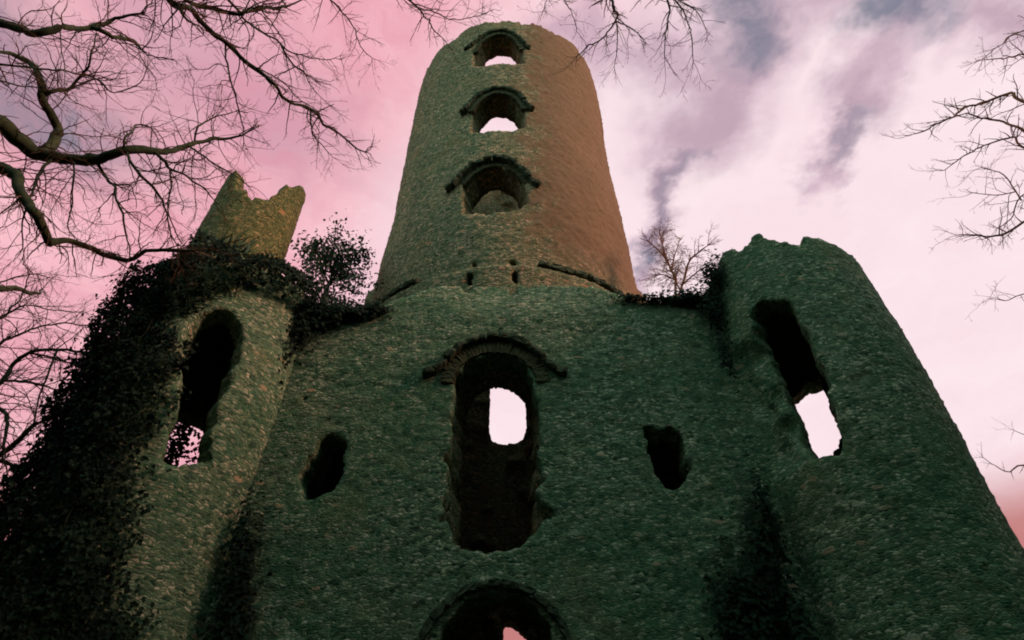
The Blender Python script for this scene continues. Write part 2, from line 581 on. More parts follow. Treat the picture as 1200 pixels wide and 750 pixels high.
TOPX = [-6, -4.1, -3.4, -2.9, -2.43, -2.02, -1.55, -.83, .08, .66, 1.48, 2.16, 2.6, 3.2, 3.8, 6]
TOPZ = [8.9, 8.9, 8.98, 9.03, 9.32, 9.6, 9.84, 10.0, 10.14, 10.1, 9.9, 9.5, 9.42, 9.45, 9.6, 9.6]


def facade():
    S = np.arange(-4.35, 4.36, 0.055)
    Z = np.arange(0, 10.5, 0.055)
    s, z = np.meshgrid((S[:-1] + S[1:]) / 2, (Z[:-1] + Z[1:]) / 2, indexing='ij')
    jx = s + 0.05 * vnoise(s * 5, z * 5, 0, 3) + 0.03 * vnoise(s * 14, z * 14, 0, 4)
    jz = z + 0.05 * vnoise(s * 5, z * 5, 9, 5) + 0.03 * vnoise(s * 14, z * 14, 9, 6)
    top = np.interp(s, TOPX, TOPZ) + 0.07 * vnoise(s * 3, 0, 0, 8) + 0.05 * vnoise(s * 9, 0, 0, 18) + .05 * stones(s, .17, 5)
    solid = (z < top)
    hole = in_poly(jx, jz, WIN) | in_poly(jx, jz, DOOR)
    # the small openings have lost their dressings: their edges are more ragged
    kx = s + 0.06 * vnoise(s * 6, z * 6, 2, 13) + 0.05 * vnoise(s * 15, z * 15, 2, 14)
    kz = z + 0.06 * vnoise(s * 6, z * 6, 4, 15)
    hole |= in_poly(kx, kz, SMALL_L) | in_poly(kx, kz, SMALL_R)
    # bites out of the window's jambs, putlog holes
    for (bx, bz, rr) in ((.43, 5.35, .09), (.47, 5.28, .08), (.42, 5.75, .06), (-.97, 5.15, .07), (-1.0, 6.15, .05), (2.62, 8.55, .05), (-3.35, 7.2, .045), (1.35, 7.35, .04)):
        hole |= (jx - bx) ** 2 + (jz - bz) ** 2 < rr * rr
    for sx_ in (-.84, .03):
        hole |= (np.abs(s - sx_) < .075) & (z > 9.80)
    solid &= ~hole

    def pos(x, zz, d):
        lean = sst(zz, 8.9, 10.3) * 0.34 * np.exp(-(x / 1.6) ** 2)
        batter = 0.10 * (1 - sst(zz, 0, 1.2))
        return x + 0 * zz, 8.0 + d + lean - batter + 0 * x, zz + 0 * x
    return shell('front_wall', M_WALL, ruin, S, Z, pos, solid, 0.5, 5, bump=0.011, jit=0.014, seed=21)


wall = facade()

NT_ = 340
A_T = np.linspace(-pi, pi, NT_ + 1)
D_ = lambda lst: [(a * DEG, z) for a, z in lst]
W1 = D_([(-17.5, 20.85), (-17.56, 21.46), (-16.78, 22.3), (-12.5, 22.78), (-8, 22.98), (-4.0, 23.0), (1.0, 22.85), (5.6, 22.3), (7.6, 21.4), (7.4, 20.8), (2.42, 20.65), (-10.11, 20.72)])
W2 = D_([(-15.09, 16.7), (-16.5, 17.6), (-15.6, 18.2), (-11.6, 18.62), (-6, 18.78), (-1.0, 18.7), (4.4, 18.36), (7.6, 17.7), (7.6, 16.8), (1, 16.6), (-8, 16.6)])
W3 = D_([(-15.74, 12.95), (-17.2, 13.6), (-17.3, 14.2), (-13.5, 14.62), (-8, 14.86), (-3, 14.84), (3.5, 14.6), (8.1, 14.0), (8.1, 13.2), (2.42, 12.86), (-8, 12.86)])
BACKW = D_([(-169.4, 10.95), (-169.4, 12.9), (-171.2, 13.25), (-174.5, 13.48), (-185, 13.5), (-189, 13.42), (-191.4, 13.1), (-191.4, 10.95), (-188.5, 10.70), (-184, 10.66), (-176, 10.66), (-172, 10.72)])
BACKD = D_([(-178.4, 4.0), (-178.4, 5.98), (-183, 5.90), (-188.5, 5.62), (-190, 5.2), (-190, 4.0)])


def widen(P, k):
    c = sum(p[0] for p in P) / len(P)
    return [((a - c) * k + c, z) for a, z in P]


W1, W2 = widen(W1, 1.12), widen(W2, 1.10)


def tower():
    Z = np.arange(0, 24.5, 0.07)
    a, z = np.meshgrid((A_T[:-1] + A_T[1:]) / 2, (Z[:-1] + Z[1:]) / 2, indexing='ij')
    R = TR
    ja = a + (0.06 * vnoise(a * 16, z * 4.6, 1, 31) + 0.035 * vnoise(a * 45, z * 13, 1, 32)) / R
    jz = z + 0.05 * vnoise(a * 16, z * 4.6, 5, 33) + 0.03 * vnoise(a * 45, z * 13, 5, 34)
    px, py = np.sin(a), np.cos(a)
    top = 24.05 + 0.10 * vnoise(px * 4, py * 4, 0, 41) + 0.12 * vnoise(px * 11, py * 11, 0, 42) + 0.05 * vnoise(px * 26, py * 26, 0, 43) + .16 * stones(a * R, .26, 6) + .10 * stones(a * R, .8, 16)
    solid = z < top
    hole = np.zeros(a.shape, bool)
    for w in (W1, W2, W3):
        hole |= in_poly(ja, jz, w)
    qa, qz = a + .25 * (ja - a), z + .25 * (jz - z)
    for w in (BACKW, BACKD):
        hole |= in_poly(qa, qz, w) | in_poly(qa - 2 * pi, qz, w)
    xw = TX + (R + .2) * np.sin(ja)
    fr = np.cos(a) > 0.3
    big = lambda P, cx, cz, k: [((x - cx) * k + cx, (q - cz) * k + cz) for x, q in P]
    hole |= fr & in_poly(xw, jz, big(WIN, -.3, 6.5, 1.05))
    hole |= fr & in_poly(xw, jz, big(DOOR, -.2, 1.8, 1.05))
    # the pair of slots and the putlog holes above them
    for (ad, z0, z1, w_) in ((-10.8, 10.2, 10.66, 1.2), (3.2, 10.2, 10.66, 1.2), (-11.3, 11.04, 11.22, 1.0), (3.1, 11.0, 11.18, 1.0)):
        hole |= (np.abs(ja - ad * DEG) < w_ * DEG) & (jz > z0) & (jz < z1)
    solid &= ~hole

    def extra(aa, zz, d):
        x = np.cos(aa)
        wide = (1 - sst(zz, 10.75, 11.05)) * 0.25                        # the stouter base storey
        side = sst(np.abs(aa), 74 * DEG, 80 * DEG) * (1 - sst(np.abs(aa), 118 * DEG, 130 * DEG))
        rag = side * (1 - sst(zz + 0.25 * vnoise(zz * 3, aa * 6, 0, 6), 12.7, 13.3)) * 0.26
        chip = -0.09 * np.maximum(0, vnoise(aa * 9, zz * 2.2, 3, 61) - .40) * 4 * (np.abs(aa) > 1.2)
        swell = 0.03 * np.sin(zz * .6) + .05 * vnoise(aa * 2.2, zz * .45, 2, 66)
        return np.maximum(wide, rag) + chip + swell + 0 * d
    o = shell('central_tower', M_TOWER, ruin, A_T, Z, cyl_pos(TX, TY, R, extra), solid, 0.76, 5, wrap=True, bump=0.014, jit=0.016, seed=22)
    o['label'] = 'tall round tower, warm light painted brown on its right side'
    return o


tw = tower()


def cyl_path(cx, cy, R, pts, n=60):
    pts = np.array(pts, float)
    t = np.linspace(0, 1, len(pts))
    tt = np.linspace(0, 1, n)
    # smooth curve through the points
    a = np.interp(tt, t, pts[:, 0])
    z = np.interp(tt, t, pts[:, 1])
    for _ in range(4):
        a[1:-1] = (a[:-2] + 2 * a[1:-1] + a[2:]) / 4
        z[1:-1] = (z[:-2] + 2 * z[1:-1] + z[2:]) / 4
    a = a * DEG
    return np.stack([cx + R * np.sin(a), cy - R * np.cos(a), z], -1)


def tnrm(p):
    v = np.array([p[0] - TX, p[1] - TY, 0])
    return v / np.linalg.norm(v)


def hood_on_tower(pts, seed, dep=0.17, wd=0.13):
    V, Fs = blocks(cyl_path(TX, TY, TR, pts), wd, dep, tnrm, step=0.2, seed=seed, rough=.03)
    mesh_obj('hood_mould', V, Fs, M_HOOD, tw, smooth=False)


hood_on_tower([(-24.5, 14.12), (-21, 14.18), (-19, 14.45), (-16, 14.76), (-11, 14.98), (-5, 15.05), (0.5, 14.98), (5, 14.72), (8.6, 14.35), (11.2, 14.05), (13.6, 14.0)], 1, .2, .15)
hood_on_tower([(-22.8, 18.0), (-20, 18.02), (-18.2, 18.3), (-14, 18.68), (-9, 18.88), (-4, 18.95), (2, 18.82), (6.5, 18.5), (9.2, 18.02), (12, 17.78)], 2, .15)
hood_on_tower([(-24.4, 22.33), (-21, 22.35), (-18.6, 22.55), (-14, 22.98), (-9, 23.18), (-4, 23.22), (2, 23.02), (6.4, 22.6), (9.2, 22.1), (12, 21.9)], 3, .14)


def ring_on_tower(pts, seed):
    V, Fs = blocks(cyl_path(TX, TY, TR, pts), .22, .035, tnrm, step=0.075, gap=.008, seed=seed, rough=.012)
    mesh_obj('brick_arch', V, Fs, M_BRICK, tw, smooth=False)


ring_on_tower([(-18.2, 14.25), (-15, 14.58), (-10, 14.84), (-5, 14.92), (0, 14.86), (4.5, 14.6), (8.6, 14.12)], 11)
ring_on_tower([(-17.4, 17.9), (-14, 18.44), (-9, 18.72), (-4, 18.8), (1.5, 18.68), (6, 18.3), (8.4, 17.8)], 12)
ring_on_tower([(-18.2, 21.9), (-16.6, 22.5), (-12, 22.88), (-6, 23.06), (-1, 23.0), (4.4, 22.6), (8.2, 21.8)], 13)

for pts, sd_ in (([(-62, 11.05), (-50, 10.98), (-40, 10.96), (-30, 10.94)], 4), ([(11, 10.95), (25, 10.96), (40, 10.98), (60, 11.05), (72, 11.05)], 5)):
    V, Fs = blocks(cyl_path(TX, TY, TR + .16, pts), .15, .11, tnrm, step=0.22, seed=sd_, rough=.04, skip=.08)
    mesh_obj('string_course', V, Fs, M_HOOD, tw, smooth=False)


def flat_path(pts, y, n=70):
    pts = np.array(pts, float)
    t = np.linspace(0, 1, len(pts))
    tt = np.linspace(0, 1, n)
    x = np.interp(tt, t, pts[:, 0])
    z = np.interp(tt, t, pts[:, 1])
    for _ in range(5):
        x[1:-1] = (x[:-2] + 2 * x[1:-1] + x[2:]) / 4
        z[1:-1] = (z[:-2] + 2 * z[1:-1] + z[2:]) / 4
    return np.stack([x, np.full(n, y), z], -1)


FN = lambda p: np.array([0, -1.0, 0])
V, Fs = blocks(flat_path([(-1.50, 7.66), (-1.34, 7.70), (-1.22, 7.80), (-1.12, 7.98), (-.92, 8.22), (-.66, 8.40), (-.30, 8.50), (.04, 8.44), (.32, 8.26), (.52, 8.02), (.66, 7.80), (.78, 7.72), (.92, 7.70)], 7.99), .12, .17, FN, step=.2, seed=7, rough=.03)
mesh_obj('hood_mould', V, Fs, M_HOOD, wall, smooth=False)
V, Fs = blocks(flat_path([(-1.07, 7.5), (-1.06, 7.72), (-.94, 7.98), (-.70, 8.18), (-.37, 8.27), (-.05, 8.25), (.22, 8.10), (.42, 7.88), (.51, 7.65), (.52, 7.5)], 7.99), .24, .035, FN, step=.078, gap=.008, seed=8, rough=.012)
mesh_obj('brick_arch', V, Fs, M_BRICK, wall, smooth=False)
V, Fs = blocks(flat_path([(-1.18, 3.4), (-1.10, 3.72), (-.87, 4.04), (-.55, 4.26), (-.2, 4.32), (.15, 4.25), (.46, 4.04), (.68, 3.72), (.76, 3.4)], 7.99), .10, .07, FN, step=.2, seed=9, rough=.03)
mesh_obj('hood_mould', V, Fs, M_HOOD, wall, smooth=False)


def turret(cx, cy, R, front, back, topf, seed, label, erode=None):
    n = 160
    A = np.linspace(-pi, pi, n + 1)
    Z = np.arange(0, 10.9, 0.06)
    a, z = np.meshgrid((A[:-1] + A[1:]) / 2, (Z[:-1] + Z[1:]) / 2, indexing='ij')
    ja = a + (0.05 * vnoise(a * 7, z * 4.6, 1, seed) + 0.03 * vnoise(a * 20, z * 13, 1, seed + 1)) / R
    jz = z + 0.06 * vnoise(a * 7, z * 4.6, 5, seed + 2) + 0.03 * vnoise(a * 20, z * 13, 5, seed + 3)
    px, py = np.sin(a), np.cos(a)
    top = topf(a / DEG) + 0.08 * vnoise(px * 4, py * 4, 0, seed + 4) + 0.06 * vnoise(px * 12, py * 12, 0, seed + 5) + .12 * stones(a * R, .18, seed) + .06 * stones(a * R, .5, seed + 8)
    solid = z < top
    hole = in_poly(ja, jz, front)
    for k in (-2 * pi, 0, 2 * pi):
        hole |= in_poly(ja + k, jz, back)
    solid &= ~hole

    def extra(aa, zz, d):
        e = 0.05 * np.sin(zz * .9 + 1) + 0.10 * (1 - sst(zz, 0, 2.5))
        if erode is not None:
            e = e + erode(aa, zz) * (1 - np.clip(np.asarray(d) / .4, 0, 1))
        return e + 0 * aa
    o = shell('corner_turret', M_WALL, ruin, A, Z, cyl_pos(cx, cy, R, extra), solid, 0.42, 4, wrap=True, bump=0.011, jit=0.014, seed=seed)
    o['label'] = label
    return o


R_FRONT = D_([(-51.5, 8.42), (-48, 8.62), (-41, 8.68), (-31.5, 8.54), (-26.2, 8.30), (-25.8, 7.64), (-26.2, 6.95), (-28.0, 6.35), (-31, 5.9), (-35, 5.70), (-41, 5.66), (-49, 5.72), (-53, 6.0), (-53.5, 6.5), (-53, 7.2), (-54, 7.6), (-54, 8.0)])
R_BACK = D_([(184, 8.20), (143, 8.52), (144.5, 7.7), (145, 7.17), (152, 7.0), (160, 6.84), (184, 6.76)])
L_FRONT = D_([(8.4, 7.3), (9.0, 7.72), (12.6, 8.02), (20, 8.16), (29, 8.14), (36.5, 7.96), (40.2, 7.6), (41.4, 7.21), (42.4, 6.53), (45.5, 5.93), (46, 5.6), (38, 5.5), (27, 5.5), (23.0, 6.0), (17.0, 6.83)])
L_BACK = D_([(-125, 7.0), (-127, 7.4), (-138, 7.75), (-158, 7.68), (-167, 7.2), (-164, 6.65), (-138, 6.6)])
rt_top = lambda d: np.interp(d, [-180, -100, -75, -62, -54, -44, -40, -33, -28, -22, -17, 0, 20, 45, 60, 90, 180], [9.4, 9.6, 9.9, 10.05, 10.2, 10.0, 9.98, 10.22, 10.2, 9.95, 9.80, 9.82, 9.78, 9.66, 9.6, 9.5, 9.4])
lt_top = lambda d: np.interp(d, [-180, -60, 0, 60, 100, 180], [9.4, 9.3, 9.45, 9.4, 9.3, 9.4])


def r_erode(a, z):
    m = sst(a, -82 * DEG, -72 * DEG) * (1 - sst(a, -51 * DEG, -46 * DEG)) * sst(z, 5.6, 6.2) * (1 - sst(z, 7.7, 8.2))
    return -m * (0.20 + 0.12 * vnoise(a * 6, z * 5, 0, 77))


RTX, RTY, RTR = 5.22, 8.3, 1.48
lturret = turret(-RTX, RTY, RTR, L_FRONT, L_BACK, lt_top, 51, 'left corner turret under ivy')
rturret = turret(RTX, RTY, RTR, R_FRONT, R_BACK, rt_top, 71, 'right corner turret of bare flint', r_erode)


def disc(name, cx, cy, R, z, mat, parent):
    n = 28
    V = []
    for zz in (z, z - .3):
        V += [(cx + R * cos(2 * pi * i / n), cy + R * sin(2 * pi * i / n), zz + .03 * sin(i * 2.3)) for i in range(n)]
    F = [tuple(range(n)), tuple(range(2 * n - 1, n - 1, -1))] + [(i, n + i, n + (i + 1) % n, (i + 1) % n) for i in range(n)]
    return mesh_obj(name, V, F, mat, parent, smooth=False)


disc('turret_roof', -RTX, RTY, RTR - .3, 9.1, M_EARTH, lturret)
disc('turret_roof', RTX, RTY, RTR - .3, 9.15, M_EARTH, rturret)


def stump():
    cx, cy, R = -6.04, 8.74, .92
    n = 96
    A = np.linspace(-pi, pi, n + 1)
    Z = np.arange(8.9, 14.6, 0.055)
    a, z = np.meshgrid((A[:-1] + A[1:]) / 2, (Z[:-1] + Z[1:]) / 2, indexing='ij')
    top = np.interp(a / DEG, [-180, -120, -90, -62, -45, -26, -16, -8, 0, 12, 25, 36, 42, 47, 55, 70, 85, 98, 115, 150, 180],
                    [11.8, 12.0, 12.6, 13.4, 13.6, 13.45, 13.3, 12.9, 12.62, 12.5, 12.42, 12.45, 12.6, 12.9, 13.3, 13.75, 13.95, 13.9, 12.8, 12.0, 11.8])
    px, py = np.sin(a), np.cos(a)
    top = top + .10 * vnoise(px * 5, py * 5, 0, 5) + .06 * vnoise(px * 14, py * 14, 0, 6) + .10 * stones(a * R, .15, 9) + .06 * stones(a * R, .4, 19)
    o = shell('stair_turret', M_STUMP, ruin, A, Z, cyl_pos(cx, cy, R), z < top, .26, 3, wrap=True, bump=.010, jit=.008, seed=91)
    o['label'] = 'broken stair turret standing above the ivied turret'
    return o


stair = stump()


def rear_wall(sx):
    p0, p1 = np.array([sx * 5.3, 9.4]), np.array([sx * 1.25, 17.9])
    dvec = p1 - p0
    Lw = np.linalg.norm(dvec)
    dvec /= Lw
    nv = np.array([dvec[1], -dvec[0]]) * sx
    S = np.arange(0, Lw, .16)
    Z = np.arange(0, 9.3, .16)
    s, z = np.meshgrid((S[:-1] + S[1:]) / 2, (Z[:-1] + Z[1:]) / 2, indexing='ij')
    top = 8.9 + .15 * vnoise(s * 2, 0, 0, 9)

    def pos(ss, zz, d):
        return p0[0] + dvec[0] * ss - nv[0] * d, p0[1] + dvec[1] * ss - nv[1] * d, zz + 0 * ss
    return shell('rear_wall', M_WALL, ruin, S, Z, pos, z < top, .6, 3, bump=.03, jit=.02, seed=95)


rear_wall(-1)
rear_wall(1)


def terrace(sx):
    """the floor between the walls and the tower, level with the wall tops"""
    rows = []
    xs = np.linspace(.2, 5.0, 34)
    for x in xs:
        X = sx * x
        y0 = 8.47
        y1 = 9.4 + (5.3 - x) / 4.9 * 8.5
        dx_ = abs(X - TX)
        if dx_ < 3.62:
            yb = TY + math.sqrt(3.62 ** 2 - dx_ ** 2)      # behind the tower
            yf = TY - math.sqrt(3.62 ** 2 - dx_ ** 2)
        else:
            yb = yf = None
        rows.append((X, y0, y1, yf, yb))
    def strip(pr):
        V, F = [], []
        for (X, a, b) in pr:
            for t in np.linspace(0, 1, 8):
                y = a + (b - a) * t
                V.append((X, y, 8.82 + .05 * float(vnoise(X * 2, y * 2, 0, 3))))
        for i in range(len(pr) - 1):
            for j in range(7):
                q = (i * 8 + j, (i + 1) * 8 + j, (i + 1) * 8 + j + 1, i * 8 + j + 1)
                F.append(q if sx > 0 else q[::-1])
        V = np.array(V, float)
        n = len(V)
        mesh_obj('terrace', np.concatenate([V, V - np.array([0, 0, .3])]), F + [tuple(i + n for i in q[::-1]) for q in F], M_EARTH, ruin, smooth=False)
    strip([(X, y0, yf) for X, y0, y1, yf, yb in rows if yf is not None and yf > y0])
    strip([(X, yb, y1) for X, y0, y1, yf, yb in rows if yb is not None and y1 > yb])
    strip([(X, y0, y1) for X, y0, y1, yf, yb in rows if yf is None])


terrace(-1)
terrace(1)

# ---- boughs: tree key, springs from the trunk, points as x, y, z, radius
LIMBS=[
('A',1,[(-7.98,4.16,9.59,0.133),(-7.77,4.68,9.91,0.1319),(-7.66,4.98,9.94,0.1247),(-7.47,5.16,9.88,0.1152),(-7.17,5.19,9.84,0.1042),(-6.65,5.32,9.92,0.0949),(-6.35,5.21,9.91,0.0831),(-6.15,5.2,10.02,0.0727),(-5.99,5.43,10.44,0.0646),(-5.92,5.71,10.87,0.0557),(-5.91,5.91,11.43,0.0458),(-5.66,6.15,11.95,0.0347),(-5.32,6.24,12.29,0.022)]),
('A',0,[(-7.38,5.17,9.87,0.0873),(-7.58,5.22,10.61,0.0843),(-7.63,5.01,10.78,0.076),(-7.6,4.73,10.8,0.0667),(-7.7,4.57,11.06,0.0593),(-8.03,4.56,11.48,0.0529),(-8.4,4.6,11.89,0.0462),(-8.58,4.49,11.91,0.0376),(-8.58,4.31,11.59,0.0284)]),
('A',0,[(-7.62,4.69,10.86,0.0416),(-7.48,4.65,10.93,0.0366),(-7.54,4.81,11.37,0.0329),(-7.44,4.72,11.57,0.0277),(-7.06,4.51,11.42,0.0218),(-6.94,4.28,11.55,0.0165),(-7.05,4.19,12.02,0.0116)]),
('A',0,[(-7.26,4.62,11.5,0.0202),(-6.87,4.67,11.27,0.0167),(-6.9,4.95,11.48,0.014),(-6.57,4.97,11.83,0.011),(-6.43,4.76,11.97,0.0075)]),
('A',1,[(-7.23,4.28,10.9,0.0189),(-7.19,4.53,11.26,0.0141)]),
('A',1,[(-7.46,4.27,8.66,0.0905),(-7.08,4.68,8.72,0.0886),(-6.79,4.69,8.53,0.0816),(-6.47,4.67,8.19,0.0735),(-6.21,4.71,7.86,0.0664),(-6.09,4.82,7.76,0.0611),(-6.08,5.01,7.7,0.0563),(-6.17,5.19,7.78,0.052),(-6.2,5.36,8.02,0.0481),(-6.02,5.56,8.09,0.0432),(-5.58,5.78,8.05,0.0379),(-5.27,5.71,8.16,0.0319),(-4.93,5.69,8.17,0.0258),(-4.67,5.74,8.24,0.0199)]),
('A',0,[(-6.16,5.2,10.02,0.0299),(-5.78,5.23,9.51,0.025),(-5.54,5.43,9.34,0.0211),(-5.54,5.77,9.37,0.0177),(-5.28,5.77,8.9,0.0131),(-4.93,5.78,8.35,0.0088)]),
('A',0,[(-6.65,5.32,9.92,0.03),(-6.49,5.48,9.74,0.0262),(-6.04,5.35,9.19,0.0212),(-5.7,5.39,8.62,0.0169),(-5.67,5.65,8.46,0.0136),(-5.4,5.63,7.95,0.0096)]),
('A',0,[(-6,5.42,10.42,0.0341),(-5.75,5.5,10.21,0.0291),(-5.8,5.75,10.35,0.025),(-5.54,5.78,10.24,0.0199),(-5.08,5.72,9.81,0.0145),(-4.92,5.92,9.72,0.0098)]),
('A',0,[(-5.8,5.72,10.34,0.0188),(-5.69,5.87,9.93,0.0157),(-5.31,5.65,9.04,0.0118),(-5.16,5.89,8.78,0.0092),(-5.02,5.97,8.61,0.0065)]),
('A',0,[(-5.91,5.87,11.31,0.0218),(-5.28,5.87,10.74,0.0165),(-5.06,6.18,10.84,0.0123),(-4.56,6.08,10.32,0.0074)]),
('A',0,[(-6.17,5.21,10.01,0.0231),(-6.11,5.04,10.05,0.0197),(-6.23,5.12,10.48,0.017),(-6.48,5.34,11.05,0.0144),(-6.28,5.39,11.06,0.011),(-6.09,5.49,10.84,0.0074)]),
('A',0,[(-5.88,5.94,11.49,0.0221),(-5.75,5.69,11.58,0.0184),(-5.74,5.8,12.16,0.0155),(-5.62,6.08,12.93,0.0126),(-5.29,6,12.72,0.0085)]),
('A',0,[(-6.93,5.25,9.87,0.0189),(-6.66,5.26,9.28,0.0152),(-6.77,5.54,9.15,0.0125),(-6.52,5.55,8.55,0.0091),(-6.29,5.57,8.29,0.0062)]),
('A',0,[(-7.17,5.19,9.84,0.0349),(-7.17,5.15,9.48,0.0291),(-6.94,5.03,8.95,0.0231),(-6.75,5,8.58,0.018)]),
('A',0,[(-6.29,4.7,7.96,0.0144),(-6.28,4.81,7.68,0.0109),(-6.25,5,7.44,0.0076)]),
('A',1,[(-8.52,3.46,11.2,0.0904),(-8.12,3.8,11.49,0.0817),(-7.53,3.81,11.18,0.0672),(-7.17,3.85,11.36,0.0553),(-7.1,4.07,11.98,0.0448),(-6.89,4.12,12.49,0.0322),(-6.44,4.04,12.49,0.0177)]),
('A',0,[(-7.09,4.07,12,0.0516),(-6.81,4.2,12.03,0.042),(-6.87,4.53,12.55,0.0337),(-6.51,4.49,12.18,0.0224),(-6.35,4.54,12.01,0.0119)]),
('A',0,[(-7.17,3.86,11.4,0.0108),(-7.18,4.05,11.27,0.0091),(-7.07,4.26,10.89,0.0072),(-6.94,4.37,10.54,0.0053)]),
('A',1,[(-8.18,4.2,10.47,0.0156),(-7.87,4.3,10.5,0.014),(-7.88,4.57,10.94,0.0129),(-7.71,4.64,11.01,0.0112)]),
('C',1,[(-4.34,2.27,9.11,0.0405),(-4.29,2.82,9.63,0.0418),(-4.44,3.13,10.29,0.0421),(-4.49,3.44,10.62,0.0407),(-4.27,3.75,10.67,0.0381),(-3.91,3.95,10.44,0.0343),(-3.53,4.13,10.15,0.0302),(-3.38,4.27,10.01,0.0265),(-3.16,4.69,10.34,0.0241),(-3.07,5.14,10.72,0.0213),(-2.86,5.59,10.94,0.0179),(-2.62,5.84,11.02,0.0137)]),
('C',1,[(-4.2,2.52,9.47,0.0328),(-4.24,2.95,9.95,0.0322),(-4.11,3.24,10.45,0.0306),(-3.8,3.24,10.36,0.0266),(-3.82,3.48,11.17,0.0248),(-3.8,3.83,12.23,0.0229)]),
('C',0,[(-4.33,2.9,9.8,0.0219),(-4.05,2.94,9.37,0.0159),(-4.03,3.12,9.6,0.011)]),
('C',0,[(-4.27,3.75,10.67,0.0178),(-4.16,3.91,10.23,0.0152),(-3.88,3.96,9.6,0.0124),(-3.92,4.34,9.59,0.0106),(-3.95,4.66,9.54,0.0085),(-3.83,4.61,9.14,0.0061)]),
('C',1,[(-4.01,3.15,10.59,0.0204),(-3.98,3.45,10.86,0.0192),(-4.05,3.86,11.39,0.0183),(-3.92,4.12,11.63,0.0166),(-3.66,4.1,11.27,0.0139),(-3.41,4.21,11.25,0.0116),(-3.36,4.54,11.92,0.0099),(-3.2,4.96,12.76,0.008)]),
('C',0,[(-3.7,4.11,11.32,0.0178),(-3.53,4.26,11.12,0.0147),(-3.62,4.8,11.85,0.0127),(-3.51,4.92,11.66,0.0093),(-3.3,5.13,11.53,0.006)]),
('C',0,[(-3.16,4.69,10.34,0.0174),(-3.06,4.78,9.93,0.0131),(-3.2,5.32,10.45,0.0099),(-2.96,5.45,10.24,0.0056)]),
('C',1,[(-3.73,3.77,11.28,0.0107),(-3.73,4.25,11.41,0.0088),(-3.57,4.42,10.99,0.0064),(-3.6,4.67,10.98,0.0042)]),
('C',0,[(-3.79,4.01,10.35,0.0127),(-3.74,4.42,10.88,0.0109),(-3.45,4.47,10.57,0.008),(-3.52,4.86,11,0.0057)]),
('C',1,[(-2.95,2.99,11.1,0.0148),(-2.64,3.43,11.22,0.0129),(-2.64,3.95,11.82,0.0112),(-2.33,3.97,10.98,0.0079),(-2.25,4.24,11.2,0.0055)]),
('C',1,[(-2.25,3.31,12.54,0.0239),(-1.69,3.62,11.92,0.0196),(-1.5,3.92,12.24,0.0166),(-1.46,4.4,12.89,0.0136),(-1.24,4.43,12.46,0.0091)]),
('C',0,[(-1.59,3.78,12.1,0.0127),(-1.34,4.16,12.81,0.0118),(-1.02,4.03,12.23,0.0094),(-0.66,4.34,13.15,0.0083),(-0.42,4.58,14.12,0.0068)]),
('H',1,[(1.56,3.57,13.87,0.0297),(1.57,3.52,11.65,0.0226),(1.69,3.8,11.91,0.0205),(1.8,4.13,12.39,0.0185),(1.57,4.17,11.97,0.0149),(1.24,4.13,11.32,0.0112),(1.08,4.37,11.56,0.0085)]),
('H',0,[(1.8,4.13,12.39,0.0148),(2.01,3.99,11.64,0.0097),(2.04,3.9,10.97,0.0053)]),
('H',0,[(1.77,4.04,12.26,0.0131),(1.63,3.89,10.94,0.0085),(1.56,4.11,10.62,0.0052)]),
('H',1,[(0.83,3.91,14.53,0.0116),(0.64,4.23,13.65,0.0088),(0.57,4.16,12.94,0.0061)]),
('H',1,[(1.04,3.86,13.89,0.0096),(1,3.82,11.76,0.0069),(1.08,4.06,11.96,0.0057)]),
('H',1,[(2.19,3.23,12.26,0.0205),(2.31,3.33,11.09,0.0158),(2.43,3.65,11.31,0.0132),(2.19,3.57,10.32,0.0091),(2.21,3.8,10.27,0.0062)]),
('H',0,[(2.24,3.27,11.68,0.0171),(2.39,3.3,11.02,0.0138),(2.63,3.56,11.21,0.0117),(2.48,3.42,10.1,0.0083),(2.48,3.64,9.73,0.0058)]),
('H',0,[(2.33,3.29,11.27,0.0115),(2.47,3.12,10.08,0.0075),(2.67,3.37,10.04,0.0047)]),
('D',1,[(10.2,5.52,11.59,0.0464),(9.83,5.63,12.43,0.0438),(9.81,5.62,12.81,0.0392),(9.52,5.78,12.85,0.0341),(8.92,5.81,12.56,0.0281),(8.29,5.81,12.1,0.0221),(7.91,5.95,11.97,0.0167),(7.71,6.05,11.99,0.0115)]),
('D',1,[(10.05,5.8,11.04,0.0396),(9.55,5.85,11.71,0.035),(9.5,5.93,12.29,0.0298),(9.24,5.97,12.49,0.0235),(8.69,5.77,12.29,0.0164),(8.29,5.95,12.29,0.0099)]),
('D',1,[(9.94,5.98,10.92,0.0336),(9.48,6.01,11.41,0.0297),(9.48,6.02,11.79,0.0252),(9.04,6.23,11.83,0.0204),(8.38,6.16,11.37,0.0147),(8.02,6.3,11.14,0.0095)]),
('D',1,[(9.59,6.17,9.91,0.0378),(9.04,6.63,9.98,0.0316),(8.57,6.85,9.88,0.0243),(7.97,6.6,9.64,0.0162),(7.73,6.65,9.69,0.0089)]),
('D',1,[(9.42,6.06,10.24,0.0236),(8.88,6.17,10.2,0.0183),(8.8,6.55,10.02,0.013),(8.35,6.53,9.71,0.0074)]),
('D',0,[(8.87,6.26,10.16,0.0178),(8.86,6.18,10.84,0.0131),(8.45,6.07,10.89,0.0077)]),
('D',0,[(8.86,6.23,10.37,0.018),(8.66,6.36,10.46,0.013),(8.32,6.4,10.58,0.0077)]),
('D',1,[(10.74,4.39,13.67,0.0244),(10.13,4.85,13.81,0.0197),(9.44,4.9,13.3,0.0137),(9.08,5.06,13.07,0.0082)]),
('D',1,[(10.46,5.02,12.54,0.0269),(10.14,5.19,13.44,0.022),(9.42,5.06,13.07,0.0148),(9.06,5.11,13.09,0.0082)]),
